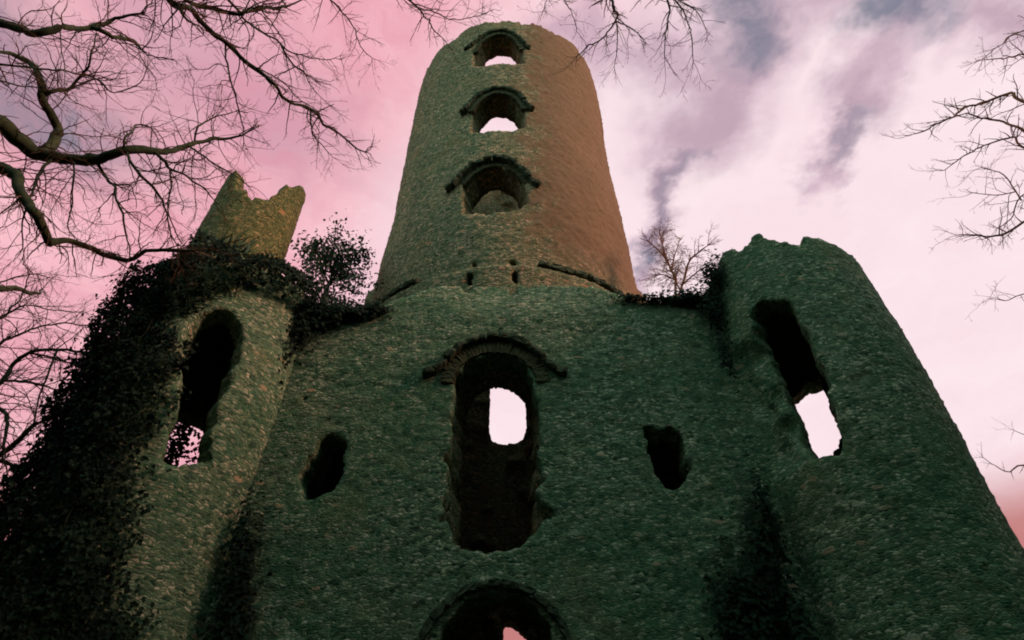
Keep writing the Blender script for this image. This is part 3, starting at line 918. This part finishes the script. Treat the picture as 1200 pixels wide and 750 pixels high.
('D',1,[(9.46,7.06,8.75,0.0143),(8.79,7.27,8.85,0.0117),(8.74,7.54,8.98,0.009),(8.36,7.45,8.94,0.006)]),
('F',1,[(11.56,11.06,7.41,0.0259),(10.72,11.28,7.8,0.0223),(10.53,11.45,7.77,0.018),(10.31,11.47,7.92,0.0136),(9.93,11.24,7.97,0.009)]),
('F',1,[(11.46,11.17,8.26,0.0164),(10.94,11.07,8.41,0.0119),(10.82,11.1,8.55,0.0074)]),
('E',1,[(-10.72,9.76,7.79,0.0552),(-10.28,9.67,8.79,0.0521),(-10.25,9.69,9.24,0.0471),(-9.98,9.53,9.43,0.0408),(-9.28,9.4,9.38,0.0341),(-8.89,9.49,9.41,0.0281)]),
('E',1,[(-11.04,9.4,8.94,0.034),(-10.59,9.44,9.58,0.0307),(-10.08,9.18,9.59,0.0257),(-9.82,9.31,9.94,0.0218),(-9.52,9.52,10.18,0.0176),(-8.93,9.45,10.09,0.0127)]),
('E',0,[(-9.98,9.53,9.43,0.0282),(-9.66,9.75,9.49,0.0233),(-8.99,9.58,9.16,0.0174),(-8.7,9.66,9.1,0.0122)]),
('E',0,[(-10.28,9.67,8.8,0.0309),(-9.66,9.75,8.83,0.0253),(-9.47,9.84,8.81,0.0196),(-9.16,9.78,8.66,0.0137)]),
('E',0,[(-9.27,9.4,9.38,0.0226),(-9.14,9.41,8.74,0.019),(-9.26,9.66,8.41,0.0162),(-9.03,9.63,7.8,0.0129)]),
('E',1,[(-11.2,9.21,9.68,0.0298),(-10.71,9.19,10.06,0.0254),(-10.58,9.15,10.35,0.0208),(-10.63,9.13,10.85,0.0162),(-10.36,8.81,10.91,0.011)]),
('E',1,[(-11.43,8.92,10.38,0.0232),(-11.02,8.92,10.9,0.019),(-10.75,9.06,11.25,0.0145),(-10.14,9.07,11.16,0.0094)]),
('E',0,[(-10.71,9.19,10.06,0.0196),(-10.33,9.14,10.39,0.0163),(-9.88,9.29,10.43,0.0128),(-9.38,9.57,10.6,0.0094)]),
('E',1,[(-10.06,10.02,6.69,0.0619),(-9.57,9.95,7.27,0.0558),(-9.23,9.78,7.56,0.0481),(-9,9.65,7.78,0.0403)]),
('E',0,[(-10.61,9.73,8.05,0.0494),(-10.21,9.96,8.35,0.0454),(-9.77,9.86,8,0.0386),(-9.47,9.76,7.42,0.0318)]),
('E',1,[(-9.97,9.83,7.28,0.0475),(-9.63,10.07,7.24,0.0428),(-9.2,10.02,7.1,0.037),(-8.88,10.04,7.08,0.0317)]),
('S',1,[(3.56,9.24,10.54,0.0404),(3.55,9.21,10.64,0.0346),(3.64,9.21,11.28,0.0297),(3.58,9.28,11.96,0.0245),(3.43,9.3,12.46,0.0186),(3.29,9.34,12.72,0.0123)]),
('S',0,[(3.55,9.21,10.63,0.035),(3.74,9.1,11.03,0.0294),(3.92,8.92,11.47,0.0236),(4.08,8.72,11.58,0.0174),(4.3,8.58,11.68,0.0113)]),
('S',0,[(3.72,9.11,10.99,0.0243),(3.98,8.76,11.04,0.0165),(4.21,8.52,11.02,0.009)]),
('S',0,[(3.63,9.21,11.25,0.019),(3.47,9.46,11.69,0.0138),(3.25,9.67,11.82,0.008)]),
('S',0,[(3.58,9.28,11.89,0.0197),(3.64,9.39,12.56,0.0143),(3.72,9.6,13.54,0.0087)]),
('S',0,[(3.66,9.15,10.86,0.0223),(3.65,9.28,11.61,0.0181),(3.82,9.21,12.18,0.0133),(4.04,9.26,12.72,0.0082)]),
]

# ------------------------------------------------------------------ leaves
def leaf_cloud(P, Nrm, size, seed, spread=0.7, ratio=0.75):
    """P leaf centres, Nrm outward directions: small folded leaves hanging from the stem end"""
    r = np.random.default_rng(seed)
    n = len(P)
    nr = Nrm + r.normal(0, spread, (n, 3))
    nr /= np.linalg.norm(nr, axis=1, keepdims=True)
    dn = np.array([0, 0, -1.0]) + r.normal(0, .7, (n, 3))
    tg = dn - nr * np.sum(dn * nr, 1, keepdims=True)
    tg /= np.linalg.norm(tg, axis=1, keepdims=True) + 1e-9
    bi = np.cross(nr, tg)
    sz = size * r.uniform(.6, 1.3, (n, 1))
    w = sz * ratio * .5
    fold = nr * sz * .14
    v0 = P - tg * sz * .5
    v1 = P + bi * w + fold - tg * sz * .12
    v2 = P + tg * sz * .5
    v3 = P - bi * w + fold - tg * sz * .12
    V = np.stack([v0, v1, v2, v3], 1).reshape(-1, 3)
    i = np.arange(n) * 4
    F = np.concatenate([np.stack([i, i + 1, i + 2], -1), np.stack([i, i + 2, i + 3], -1)])
    return V, F


# ------------------------------------------------------------------ tubes and twigs
class Tubes:
    def __init__(self):
        self.V, self.F, self.n = [], [], 0

    def add(self, pts, rad, sides):
        pts = np.asarray(pts, float)
        rad = np.asarray(rad, float)
        n = len(pts)
        tg = np.gradient(pts, axis=0)
        tg /= np.linalg.norm(tg, axis=1, keepdims=True) + 1e-9
        ref = np.array([0.31, 0.17, 0.93])
        if abs(tg[:, 2]).mean() > .85:
            ref = np.array([1.0, .1, .05])
        u = np.cross(tg, ref)
        u /= np.linalg.norm(u, axis=1, keepdims=True) + 1e-9
        w = np.cross(tg, u)
        th = np.arange(sides) * 2 * pi / sides
        ring = pts[:, None, :] + rad[:, None, None] * (u[:, None, :] * np.cos(th)[None, :, None] + w[:, None, :] * np.sin(th)[None, :, None])
        self.V.append(ring.reshape(-1, 3))
        i, j = np.meshgrid(np.arange(n - 1), np.arange(sides), indexing='ij')
        k = (j + 1) % sides
        f = np.stack([i * sides + j, i * sides + k, (i + 1) * sides + k, (i + 1) * sides + j], -1).reshape(-1, 4) + self.n
        self.F.append(f)
        self.n += n * sides

    def build(self, name, mat, parent):
        return mesh_obj(name, np.concatenate(self.V), np.concatenate(self.F), mat, parent)


def densify(pts, rad, step, seed, wob):
    """round a traced line off and give it the small kinks of a real bough"""
    pts = np.asarray(pts, float)
    rad = np.asarray(rad, float)
    seg = np.linalg.norm(np.diff(pts, axis=0), axis=1)
    cum = np.concatenate([[0], np.cumsum(seg)])
    n = max(4, int(cum[-1] / step) + 1)
    t = np.linspace(0, cum[-1], n)
    # Catmull-Rom through the points
    out = np.zeros((n, 3))
    idx = np.clip(np.searchsorted(cum, t, side='right') - 1, 0, len(pts) - 2)
    u = (t - cum[idx]) / (cum[idx + 1] - cum[idx] + 1e-9)
    p1, p2 = pts[idx], pts[idx + 1]
    p0, p3 = pts[np.maximum(idx - 1, 0)], pts[np.minimum(idx + 2, len(pts) - 1)]
    u = u[:, None]
    out = .5 * (2 * p1 + (p2 - p0) * u + (2 * p0 - 5 * p1 + 4 * p2 - p3) * u ** 2 + (3 * p1 - p0 - 3 * p2 + p3) * u ** 3)
    r = np.interp(t, cum, rad)
    w = np.stack([vnoise(t * 3.1, seed, k * 5.0, 3) + .6 * vnoise(t * 8, seed, k * 5.0, 4) for k in range(3)], -1) * wob
    env = np.minimum(1, np.minimum(t, cum[-1] - t) / .3)[:, None]
    out = out + w * env
    r = r * (1 + .12 * vnoise(t * 6, seed, 9, 5))
    return out, r


def twig(T, start, dirv, length, r0, level, R, droop, curl, kids):
    n = max(4, int(length / .085))
    p = np.array(start, float)
    d = dirv / np.linalg.norm(dirv)
    pts, step = [p.copy()], length / n
    for i in range(n):
        d = d + R.normal(0, curl, 3) + np.array([0, 0, droop]) * (0.05 if i < n * .7 else -.05)
        d /= np.linalg.norm(d)
        p = p + d * step
        pts.append(p.copy())
    pts = np.array(pts)
    rad = np.linspace(r0, max(r0 * .35, .0016), n + 1)
    T.add(pts, rad, 4 if r0 > .007 else 3)
    if level <= 0:
        return
    nk = max(1, int(length * kids))
    for t in np.sort(R.uniform(.15, .97, nk)):
        i = min(int(t * n), n - 1)
        q = pts[i] + (pts[i + 1] - pts[i]) * (t * n - i)
        tg = pts[i + 1] - pts[i]
        tg /= np.linalg.norm(tg)
        o = R.normal(0, 1, 3)
        o -= tg * o.dot(tg)
        o /= np.linalg.norm(o)
        ang = R.uniform(.45, 1.05)
        twig(T, q, tg * cos(ang) + o * sin(ang), length * (1 - .45 * t) * R.uniform(.25, .6), max(.0018, rad[i] * .55), level - 1, R, droop, curl, kids * 1.45)


def limb_twigs(T, pts, rad, R, every, lo, hi, level, droop, curl, kids, t0=.08, rmax=.012):
    seg = np.linalg.norm(np.diff(pts, axis=0), axis=1)
    cum = np.concatenate([[0], np.cumsum(seg)])
    L = cum[-1]
    t = L * t0
    while t < L:
        i = min(np.searchsorted(cum, t, side='right') - 1, len(pts) - 2)
        q = pts[i] + (pts[i + 1] - pts[i]) * ((t - cum[i]) / (seg[i] + 1e-9))
        tg = (pts[i + 1] - pts[i]) / (seg[i] + 1e-9)
        o = R.normal(0, 1, 3)
        o -= tg * o.dot(tg)
        o /= np.linalg.norm(o)
        ang = R.uniform(.6, 1.25)
        ln = R.uniform(lo, hi) * (1 - .4 * t / L)
        twig(T, q, tg * cos(ang) + o * sin(ang), ln, min(rmax, rad[i] * .5 + .001), level, R, droop, curl, kids)
        t += every * R.uniform(.5, 1.5)
    # the limb's own tip runs out into twigs
    tg = pts[-1] - pts[-2]
    for k in range(3):
        twig(T, pts[-1], tg / np.linalg.norm(tg) + R.normal(0, .35, 3), R.uniform(lo, hi) * .8, max(.003, rad[-1] * .8), level, R, droop, curl, kids)


def tree(key, name, label, base, top, r_base, mat, every, lo, hi, level, droop=-.5, curl=.12, kids=5.0, group=None, extra_roots=(), seed=1, wob=.03, t0=.08, rmax=.012):
    root = empty(name, base, label, 'tree', group)
    R = np.random.default_rng(seed)
    base, top = np.array(base, float), np.array(top, float)
    n = 12
    tt = np.linspace(0, 1, n)[:, None]
    tp = base + (top - base) * tt + np.concatenate([R.normal(0, .07, (n, 2)), np.zeros((n, 1))], 1) * np.sin(tt * pi)
    tr = r_base * (1 - .55 * tt[:, 0]) + .35 * r_base * np.exp(-tt[:, 0] * 14)
    T = Tubes()
    tp2, tr2 = densify(tp, tr, .25, seed, .02)
    T.add(tp2, tr2, 12)
    trunk = T.build('trunk', mat, root)
    TW = Tubes()
    for k, (t_, rt, pts) in enumerate(LIMBS):
        if t_ != key:
            continue
        P = np.array([p[:3] for p in pts])
        rr = np.array([p[3] for p in pts]) * (.72 if key in 'DF' else .92)
        if rt:                                   # a main limb: run it back to the trunk
            h = np.clip((P[0][2] - .5 * np.hypot(*(P[0] - top)[:2]) - base[2]) / (top[2] - base[2]), .25, .98)
            a = base + (top - base) * h
            mid = a * .45 + P[0] * .55 + np.array([0, 0, -.05]) + R.normal(0, .05, 3)
            P = np.concatenate([[a, mid], P])
            rr = np.concatenate([[rr[0] * 1.6 + .01, rr[0] * 1.25], rr])
        p2, r2 = densify(P, rr, .09, k + seed, wob * min(1, .3 + rr[0] * 14))
        LT = Tubes()
        LT.add(p2, r2, 9 if rr[0] > .05 else 6)
        LT.build('limb', mat, root)
        limb_twigs(TW, p2, r2, R, every, lo, hi, level, droop, curl, kids, t0=t0, rmax=rmax)
    # more boughs on the far side of the trunk
    for (dv, ln, hh) in extra_roots:
        a = base + (top - base) * hh
        dv = np.array(dv, float) / np.linalg.norm(dv)
        P = [a]
        d = dv.copy()
        for i in range(8):
            d = d + R.normal(0, .14, 3)
            d /= np.linalg.norm(d)
            P.append(P[-1] + d * ln / 8)
        p2, r2 = densify(np.array(P), np.linspace(r_base * .4, .015, 9), .12, seed + 3, .03)
        LT = Tubes()
        LT.add(p2, r2, 7)
        LT.build('limb', mat, root)
        limb_twigs(TW, p2, r2, R, every * 2, lo, hi, max(1, level - 1), droop, curl, kids, t0=.3)
    TW.build('crown', M_TWIG if mat is M_BARK else mat, root)
    return root


tree('A', 'bare_tree', 'large bare tree reaching thick crooked boughs in from the upper left', (-9.7, 3.2, 0), (-9.5, 3.4, 12.5), .36, M_BARK, .125, .45, 1.35, 2, droop=-.5, curl=.19, kids=6.5,
     extra_roots=[((-1, .2, .7), 4, .75), ((-.6, -1, .8), 4, .85), ((.1, -1, .6), 3.5, .7), ((-.3, .3, 1), 3, 1.0)], seed=2)
tree('C', 'bare_tree', 'bare tree whose long drooping bough hangs in from the top left of the tower', (-5.6, -2.4, 0), (-5.2, -1.6, 10.5), .30, M_BARK, .13, .35, 1.0, 2, droop=-.6, curl=.18, kids=7,
     extra_roots=[((-1, -.6, .8), 4, .75), ((.2, -1, .8), 4, .85), ((-.7, .2, 1), 3, 1.0)], seed=8)
tree('H', 'bare_tree', 'bare tree dangling fine twigs into the top of the view right of the tower', (3.4, -3.0, 0), (3.0, -2.4, 12.0), .26, M_BARK, .16, .3, .75, 2, droop=-.8, curl=.17, kids=8,
     extra_roots=[((1, -.3, .8), 4, .75), ((-.5, -1, .8), 4, .85)], seed=14)
tree('D', 'bare_tree', 'bare tree, tinted red for the backlight, with spreading boughs on the far right beside the turret', (13.0, 5.6, 0), (12.6, 5.7, 13.0), .28, M_BARK_BACKLIT, .11, .3, .85, 2, droop=.1, curl=.19, kids=7,
     extra_roots=[((1, .4, .7), 4, .75), ((.3, 1, .8), 3.5, .95), ((.4, -1, .8), 4, .85)], seed=23)
tree('F', 'bare_tree', 'low bare tree with one thin twig showing right of the right turret', (14.6, 11.4, 0), (14.4, 11.4, 10.0), .2, M_BARK_BACKLIT, .2, .25, .55, 1, droop=0, curl=.13, kids=6,
     extra_roots=[((1, .4, .9), 4, .7), ((.5, 1, .8), 3.5, .9), ((.9, -.4, 1), 3, .95)], seed=29)
tree('E', 'bare_tree', 'bare tree with grey tangled twigs behind the ivy on the left', (-13.2, 9.3, 0), (-12.6, 9.4, 12.0), .3, M_BARK, .12, .5, 1.4, 2, droop=.1, curl=.18, kids=7,
     extra_roots=[((-1, .4, .7), 4, .75), ((-.3, 1, .8), 3.5, .95), ((.3, .9, .8), 4, .65)], seed=37)
tree('S', 'bare_sapling', 'small bare sapling growing on the wall top beside the right turret', (3.6, 9.25, 8.8), (3.6, 9.23, 10.6), .055, M_BARK_BACKLIT, .04, .25, .75, 2, droop=.1, curl=.2, kids=15, seed=43, wob=.015, t0=.25, rmax=.008)


# ------------------------------------------------------------------ the evergreen shrub on the left of the tower
def shrub():
    base = np.array([-4.35, 9.85, 8.8])
    root = empty('evergreen_tree', tuple(base), 'small leafy evergreen tree growing on the ruin between left turret and tower', 'tree')
    R = np.random.default_rng(4)
    T = Tubes()
    P, Nn = [], []
    H = 4.3
    T.add([base, base + (.02, .05, 1.2), base + (-.05, .1, 2.4), base + (-.02, .12, 3.4), base + (0, .1, H)], [.08, .07, .05, .03, .012], 7)
    T.build('trunk', M_BARK, root)
    B = Tubes()
    for k in range(84):
        h = R.uniform(.22, 1.0)
        s = base + np.array([-.03, .1, H * h])
        d = R.normal(0, 1, 3)
        d[2] = abs(d[2]) * .4 + .1
        d /= np.linalg.norm(d)
        ln = R.uniform(.45, 1.15) * (1.35 - .75 * max(0, h - .45) / .55)
        mid = s + d * ln * .5 + R.normal(0, .05, 3)
        e = s + d * ln + np.array([0, 0, .08])
        B.add([s, mid, e], [.018, .011, .003], 4)
        for c_, m, sp in ((e, int(R.integers(20, 46)), .15), (mid, 9, .10), (mid * .4 + e * .6 + R.normal(0, .12, 3), 12, .10)):
            q = c_ + R.normal(0, 1, (m, 3)) * np.array([sp, sp, sp * .7])
            P.append(q)
            Nn.append((q - c_) * 3 + np.array([0, 0, .6]))
    B.build('branches', M_BARK, root)
    V, F = leaf_cloud(np.concatenate(P), np.concatenate(Nn), .10, 9, .5, .6)
    mesh_obj('crown', V, F, M_LEAF, root, smooth=False)


shrub()


# ------------------------------------------------------------------ ivy
def turret_ivy():
    cx, cy, R0 = -RTX, RTY, RTR
    root = empty('ivy', (cx - 1.6, cy - 1.2, 0), 'thick dark ivy smothering the left corner turret', 'ivy')
    R = np.random.default_rng(6)
    n = 90000
    a = R.uniform(-150, 125, n)
    z = R.uniform(0.0, 10.0, n)
    # where the ivy has got to: the outer side all the way, the rim, and down the inner corner
    edge = np.interp(z, [0, 2, 3.5, 4.5, 5.4, 6.0, 7.0, 7.8, 8.3, 8.8, 9.2], [62, 56, 48, 36, 27, 22, 15, 8, 14, 38, 130])
    edge = edge + 9 * vnoise(z * 2.2, a * .05, 0, 3) + 6 * vnoise(z * 6, a * .12, 0, 4)
    inner = np.interp(z, [0, 2.5, 4, 5.2, 6, 7.5, 8.2, 8.8, 9.2], [88, 92, 97, 104, 118, 112, 92, 70, 30]) + 7 * vnoise(z * 3, a * .05, 5, 7)
    keep = (a < edge) | (a > inner)
    # looser towards its edge
    dens = np.where(a < edge, np.clip((edge - a) / 16, .12, 1), .75)
    keep &= R.random(n) < dens
    a, z = a[keep], z[keep]
    clump = fbm(a * .06, z * 1.5, 0 * a, 12)
    prof = np.interp(z, [0, 4, 7.5, 9.2, 10], [.30, .30, .42, .50, .22])
    outer = np.where(a < edge[keep], np.clip((edge[keep] - a) / 40, .12, 1), .30)
    d = np.maximum(.02, (prof * outer) * (.65 + .55 * clump)) * np.sqrt(R.random(len(a)))
    d = d + (R.random(len(a)) < .05) * R.uniform(0, .22, len(a)) * outer
    zz = z + np.where(z > 9.2, .12 * clump, 0)
    ar = a * DEG
    # over the rim the ivy rounds inward
    rr = R0 + .05 + d - np.clip(z - 9.35, 0, 1) * 1.1
    P = np.stack([cx + rr * np.sin(ar), cy - rr * np.cos(ar), zz], -1)
    Nn = np.stack([np.sin(ar), -np.cos(ar), .35 + 0 * ar], -1)
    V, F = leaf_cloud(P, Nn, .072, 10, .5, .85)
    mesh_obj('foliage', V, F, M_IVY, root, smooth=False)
    # leaves that curtain the opening at the back of the turret
    n = 420
    a2, z2 = R.uniform(-170, -122, n), R.uniform(6.45, 7.9, n)
    ar = a2 * DEG
    rr = R0 - .1 + R.uniform(-.2, .35, n)
    P = np.stack([cx + rr * np.sin(ar), cy - rr * np.cos(ar), z2], -1)
    V, F = leaf_cloud(P, np.stack([np.sin(ar), -np.cos(ar), .3 + 0 * ar], -1), .085, 12, .6, .85)
    mesh_obj('foliage', V, F, M_IVY, root, smooth=False)
    T = Tubes()
    for k in range(16):
        a0 = R.uniform(-70, -12) if k < 12 else R.uniform(88, 112)
        zt = R.uniform(5, 9.6)
        n = 26
        zs = np.linspace(0, zt, n)
        aa = (a0 + np.cumsum(R.normal(0, 2.2, n))) * DEG
        r_ = R0 + .05 + .05 * (zs < 9) + .07 * (1 - zs / 4).clip(0)
        T.add(np.stack([cx + r_ * np.sin(aa), cy - r_ * np.cos(aa), zs], -1), np.linspace(.035, .008, n) * R.uniform(.5, 1.2), 6)
    T.build('stems', M_STEM, root)


turret_ivy()


def sheet_ivy(label, boxes, seed, base, size=.075, group=None, stem=True):
    """ivy on flat or curved masonry; boxes: (x, y, z centre, spread x y z, count)"""
    root = empty('ivy', base, label, 'ivy', group)
    R = np.random.default_rng(seed)
    P = []
    for (x, y, z, sx, sy, sz, n) in boxes:
        q = R.normal(0, 1, (n, 3)) * np.array([sx, sy, sz]) + np.array([x, y, z])
        P.append(q)
    P = np.concatenate(P)
    Nn = np.tile(np.array([[0, -1.0, .4]]), (len(P), 1))
    V, F = leaf_cloud(P, Nn, size, seed, .55, .85)
    mesh_obj('foliage', V, F, M_IVY, root, smooth=False)
    if stem:
        T = Tubes()
        b = np.array(base, float)
        for (x, y, z, sx, sy, sz, n) in boxes[::2]:
            e = np.array([x, y, z])
            m = 10
            t = np.linspace(0, 1, m)[:, None]
            q = b + (e - b) * t + R.normal(0, .03, (m, 3))
            T.add(q, np.linspace(.022, .006, m), 5)
        T.build('stems', M_STEM, root)


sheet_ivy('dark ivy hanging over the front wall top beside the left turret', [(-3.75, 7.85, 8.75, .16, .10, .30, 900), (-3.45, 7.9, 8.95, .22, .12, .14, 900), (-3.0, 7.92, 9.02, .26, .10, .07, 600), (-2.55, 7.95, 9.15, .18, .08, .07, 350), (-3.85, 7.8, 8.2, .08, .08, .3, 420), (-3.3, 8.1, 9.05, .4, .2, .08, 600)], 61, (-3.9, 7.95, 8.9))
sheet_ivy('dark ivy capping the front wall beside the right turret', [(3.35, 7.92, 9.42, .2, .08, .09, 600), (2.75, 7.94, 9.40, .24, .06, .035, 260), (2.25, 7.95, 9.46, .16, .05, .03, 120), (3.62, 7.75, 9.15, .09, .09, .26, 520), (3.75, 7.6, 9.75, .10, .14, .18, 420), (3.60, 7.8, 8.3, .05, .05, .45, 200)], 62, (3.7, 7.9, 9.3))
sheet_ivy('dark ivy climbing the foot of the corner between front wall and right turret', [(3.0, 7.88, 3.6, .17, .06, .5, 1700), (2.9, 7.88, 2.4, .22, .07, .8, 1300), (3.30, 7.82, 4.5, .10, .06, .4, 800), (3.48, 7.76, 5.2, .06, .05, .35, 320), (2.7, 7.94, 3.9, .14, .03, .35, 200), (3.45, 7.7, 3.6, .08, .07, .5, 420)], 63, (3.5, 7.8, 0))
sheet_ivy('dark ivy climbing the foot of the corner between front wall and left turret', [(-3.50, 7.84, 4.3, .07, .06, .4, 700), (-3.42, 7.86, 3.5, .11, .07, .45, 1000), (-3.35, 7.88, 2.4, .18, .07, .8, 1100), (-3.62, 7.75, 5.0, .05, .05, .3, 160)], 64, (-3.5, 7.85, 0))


def fern_tuft():
    base = np.array([-5.25, 7.05, 9.75])
    root = empty('fern_tuft', tuple(base), 'spiky green tuft on the ivied turret in front of the broken stair turret', 'plant')
    R = np.random.default_rng(3)
    V, F = [], []
    for k in range(70):
        b = base + np.array([R.uniform(-.45, .5), R.uniform(-.15, .25), 0])
        d = np.array([R.normal(.1, .35), R.normal(0, .3), 1.0])
        d /= np.linalg.norm(d)
        ln = R.uniform(.25, .75)
        side = np.cross(d, R.normal(0, 1, 3))
        side /= np.linalg.norm(side)
        bend = np.array([R.normal(.05, .2), R.normal(0, .2), -.12])
        i0 = len(V)
        for i in range(5):
            t = i / 4
            p = b + d * ln * t + bend * t * t * ln
            w = .03 * (1 - t) + .003
            V += [p - side * w, p + side * w]
        for i in range(4):
            j = i0 + 2 * i
            F.append((j, j + 1, j + 3, j + 2))
    mesh_obj('fronds', V, F, M_LEAF, root, smooth=True)


fern_tuft()


# ------------------------------------------------------------------ unseen wood round the clearing, placed and raised to shade the lower walls
def shade_wood():
    R = np.random.default_rng(17)
    P, Nn = [], []
    T = Tubes()
    for k in range(165):
        az = R.uniform(80, 286) if k < 125 else R.uniform(92, 122)
        rr = R.uniform(22, 38) if az < 150 else (R.uniform(11, 24) if az < 235 else R.uniform(17, 32))
        h = R.uniform(13, 18) if 140 < az < 240 else (R.uniform(19, 24) if az <= 140 else R.uniform(13, 18))
        if az < 88 and rr < 30:
            az += 12
        x, y = rr * sin(az * DEG), rr * cos(az * DEG) + 4
        T.add([(x, y, -.2), (x + .1, y, h * .4), (x, y + .1, h * .9)], [.3, .2, .05], 7)
        m = 420
        q = R.normal(0, 1, (m, 3))
        q /= np.linalg.norm(q, axis=1, keepdims=True)
        rad = R.random((m, 1)) ** .4
        c = np.array([x, y, h * .55])
        lump = 1 + .35 * vnoise(q[:, 0] * 2.5 + k, q[:, 1] * 2.5, q[:, 2] * 2.5, 3)[:, None]
        p = c + q * rad * lump * np.array([h * .24, h * .24, h * .48])
        P.append(p)
        Nn.append(q + np.array([0, 0, .4]))
    V, F = leaf_cloud(np.concatenate(P), np.concatenate(Nn), .75, 5, .6, .8)
    Vt, Ft = np.concatenate(T.V), np.concatenate(T.F)
    nV = len(V)
    o = mesh_obj('shade_wood', np.concatenate([V, Vt]), F.tolist() + (Ft + nV).tolist(), M_WOOD, smooth=False)
    tag(o, 'dark mass of unseen trees added round the clearing to shade the walls', 'shade_wood', kind='stuff')


shade_wood()
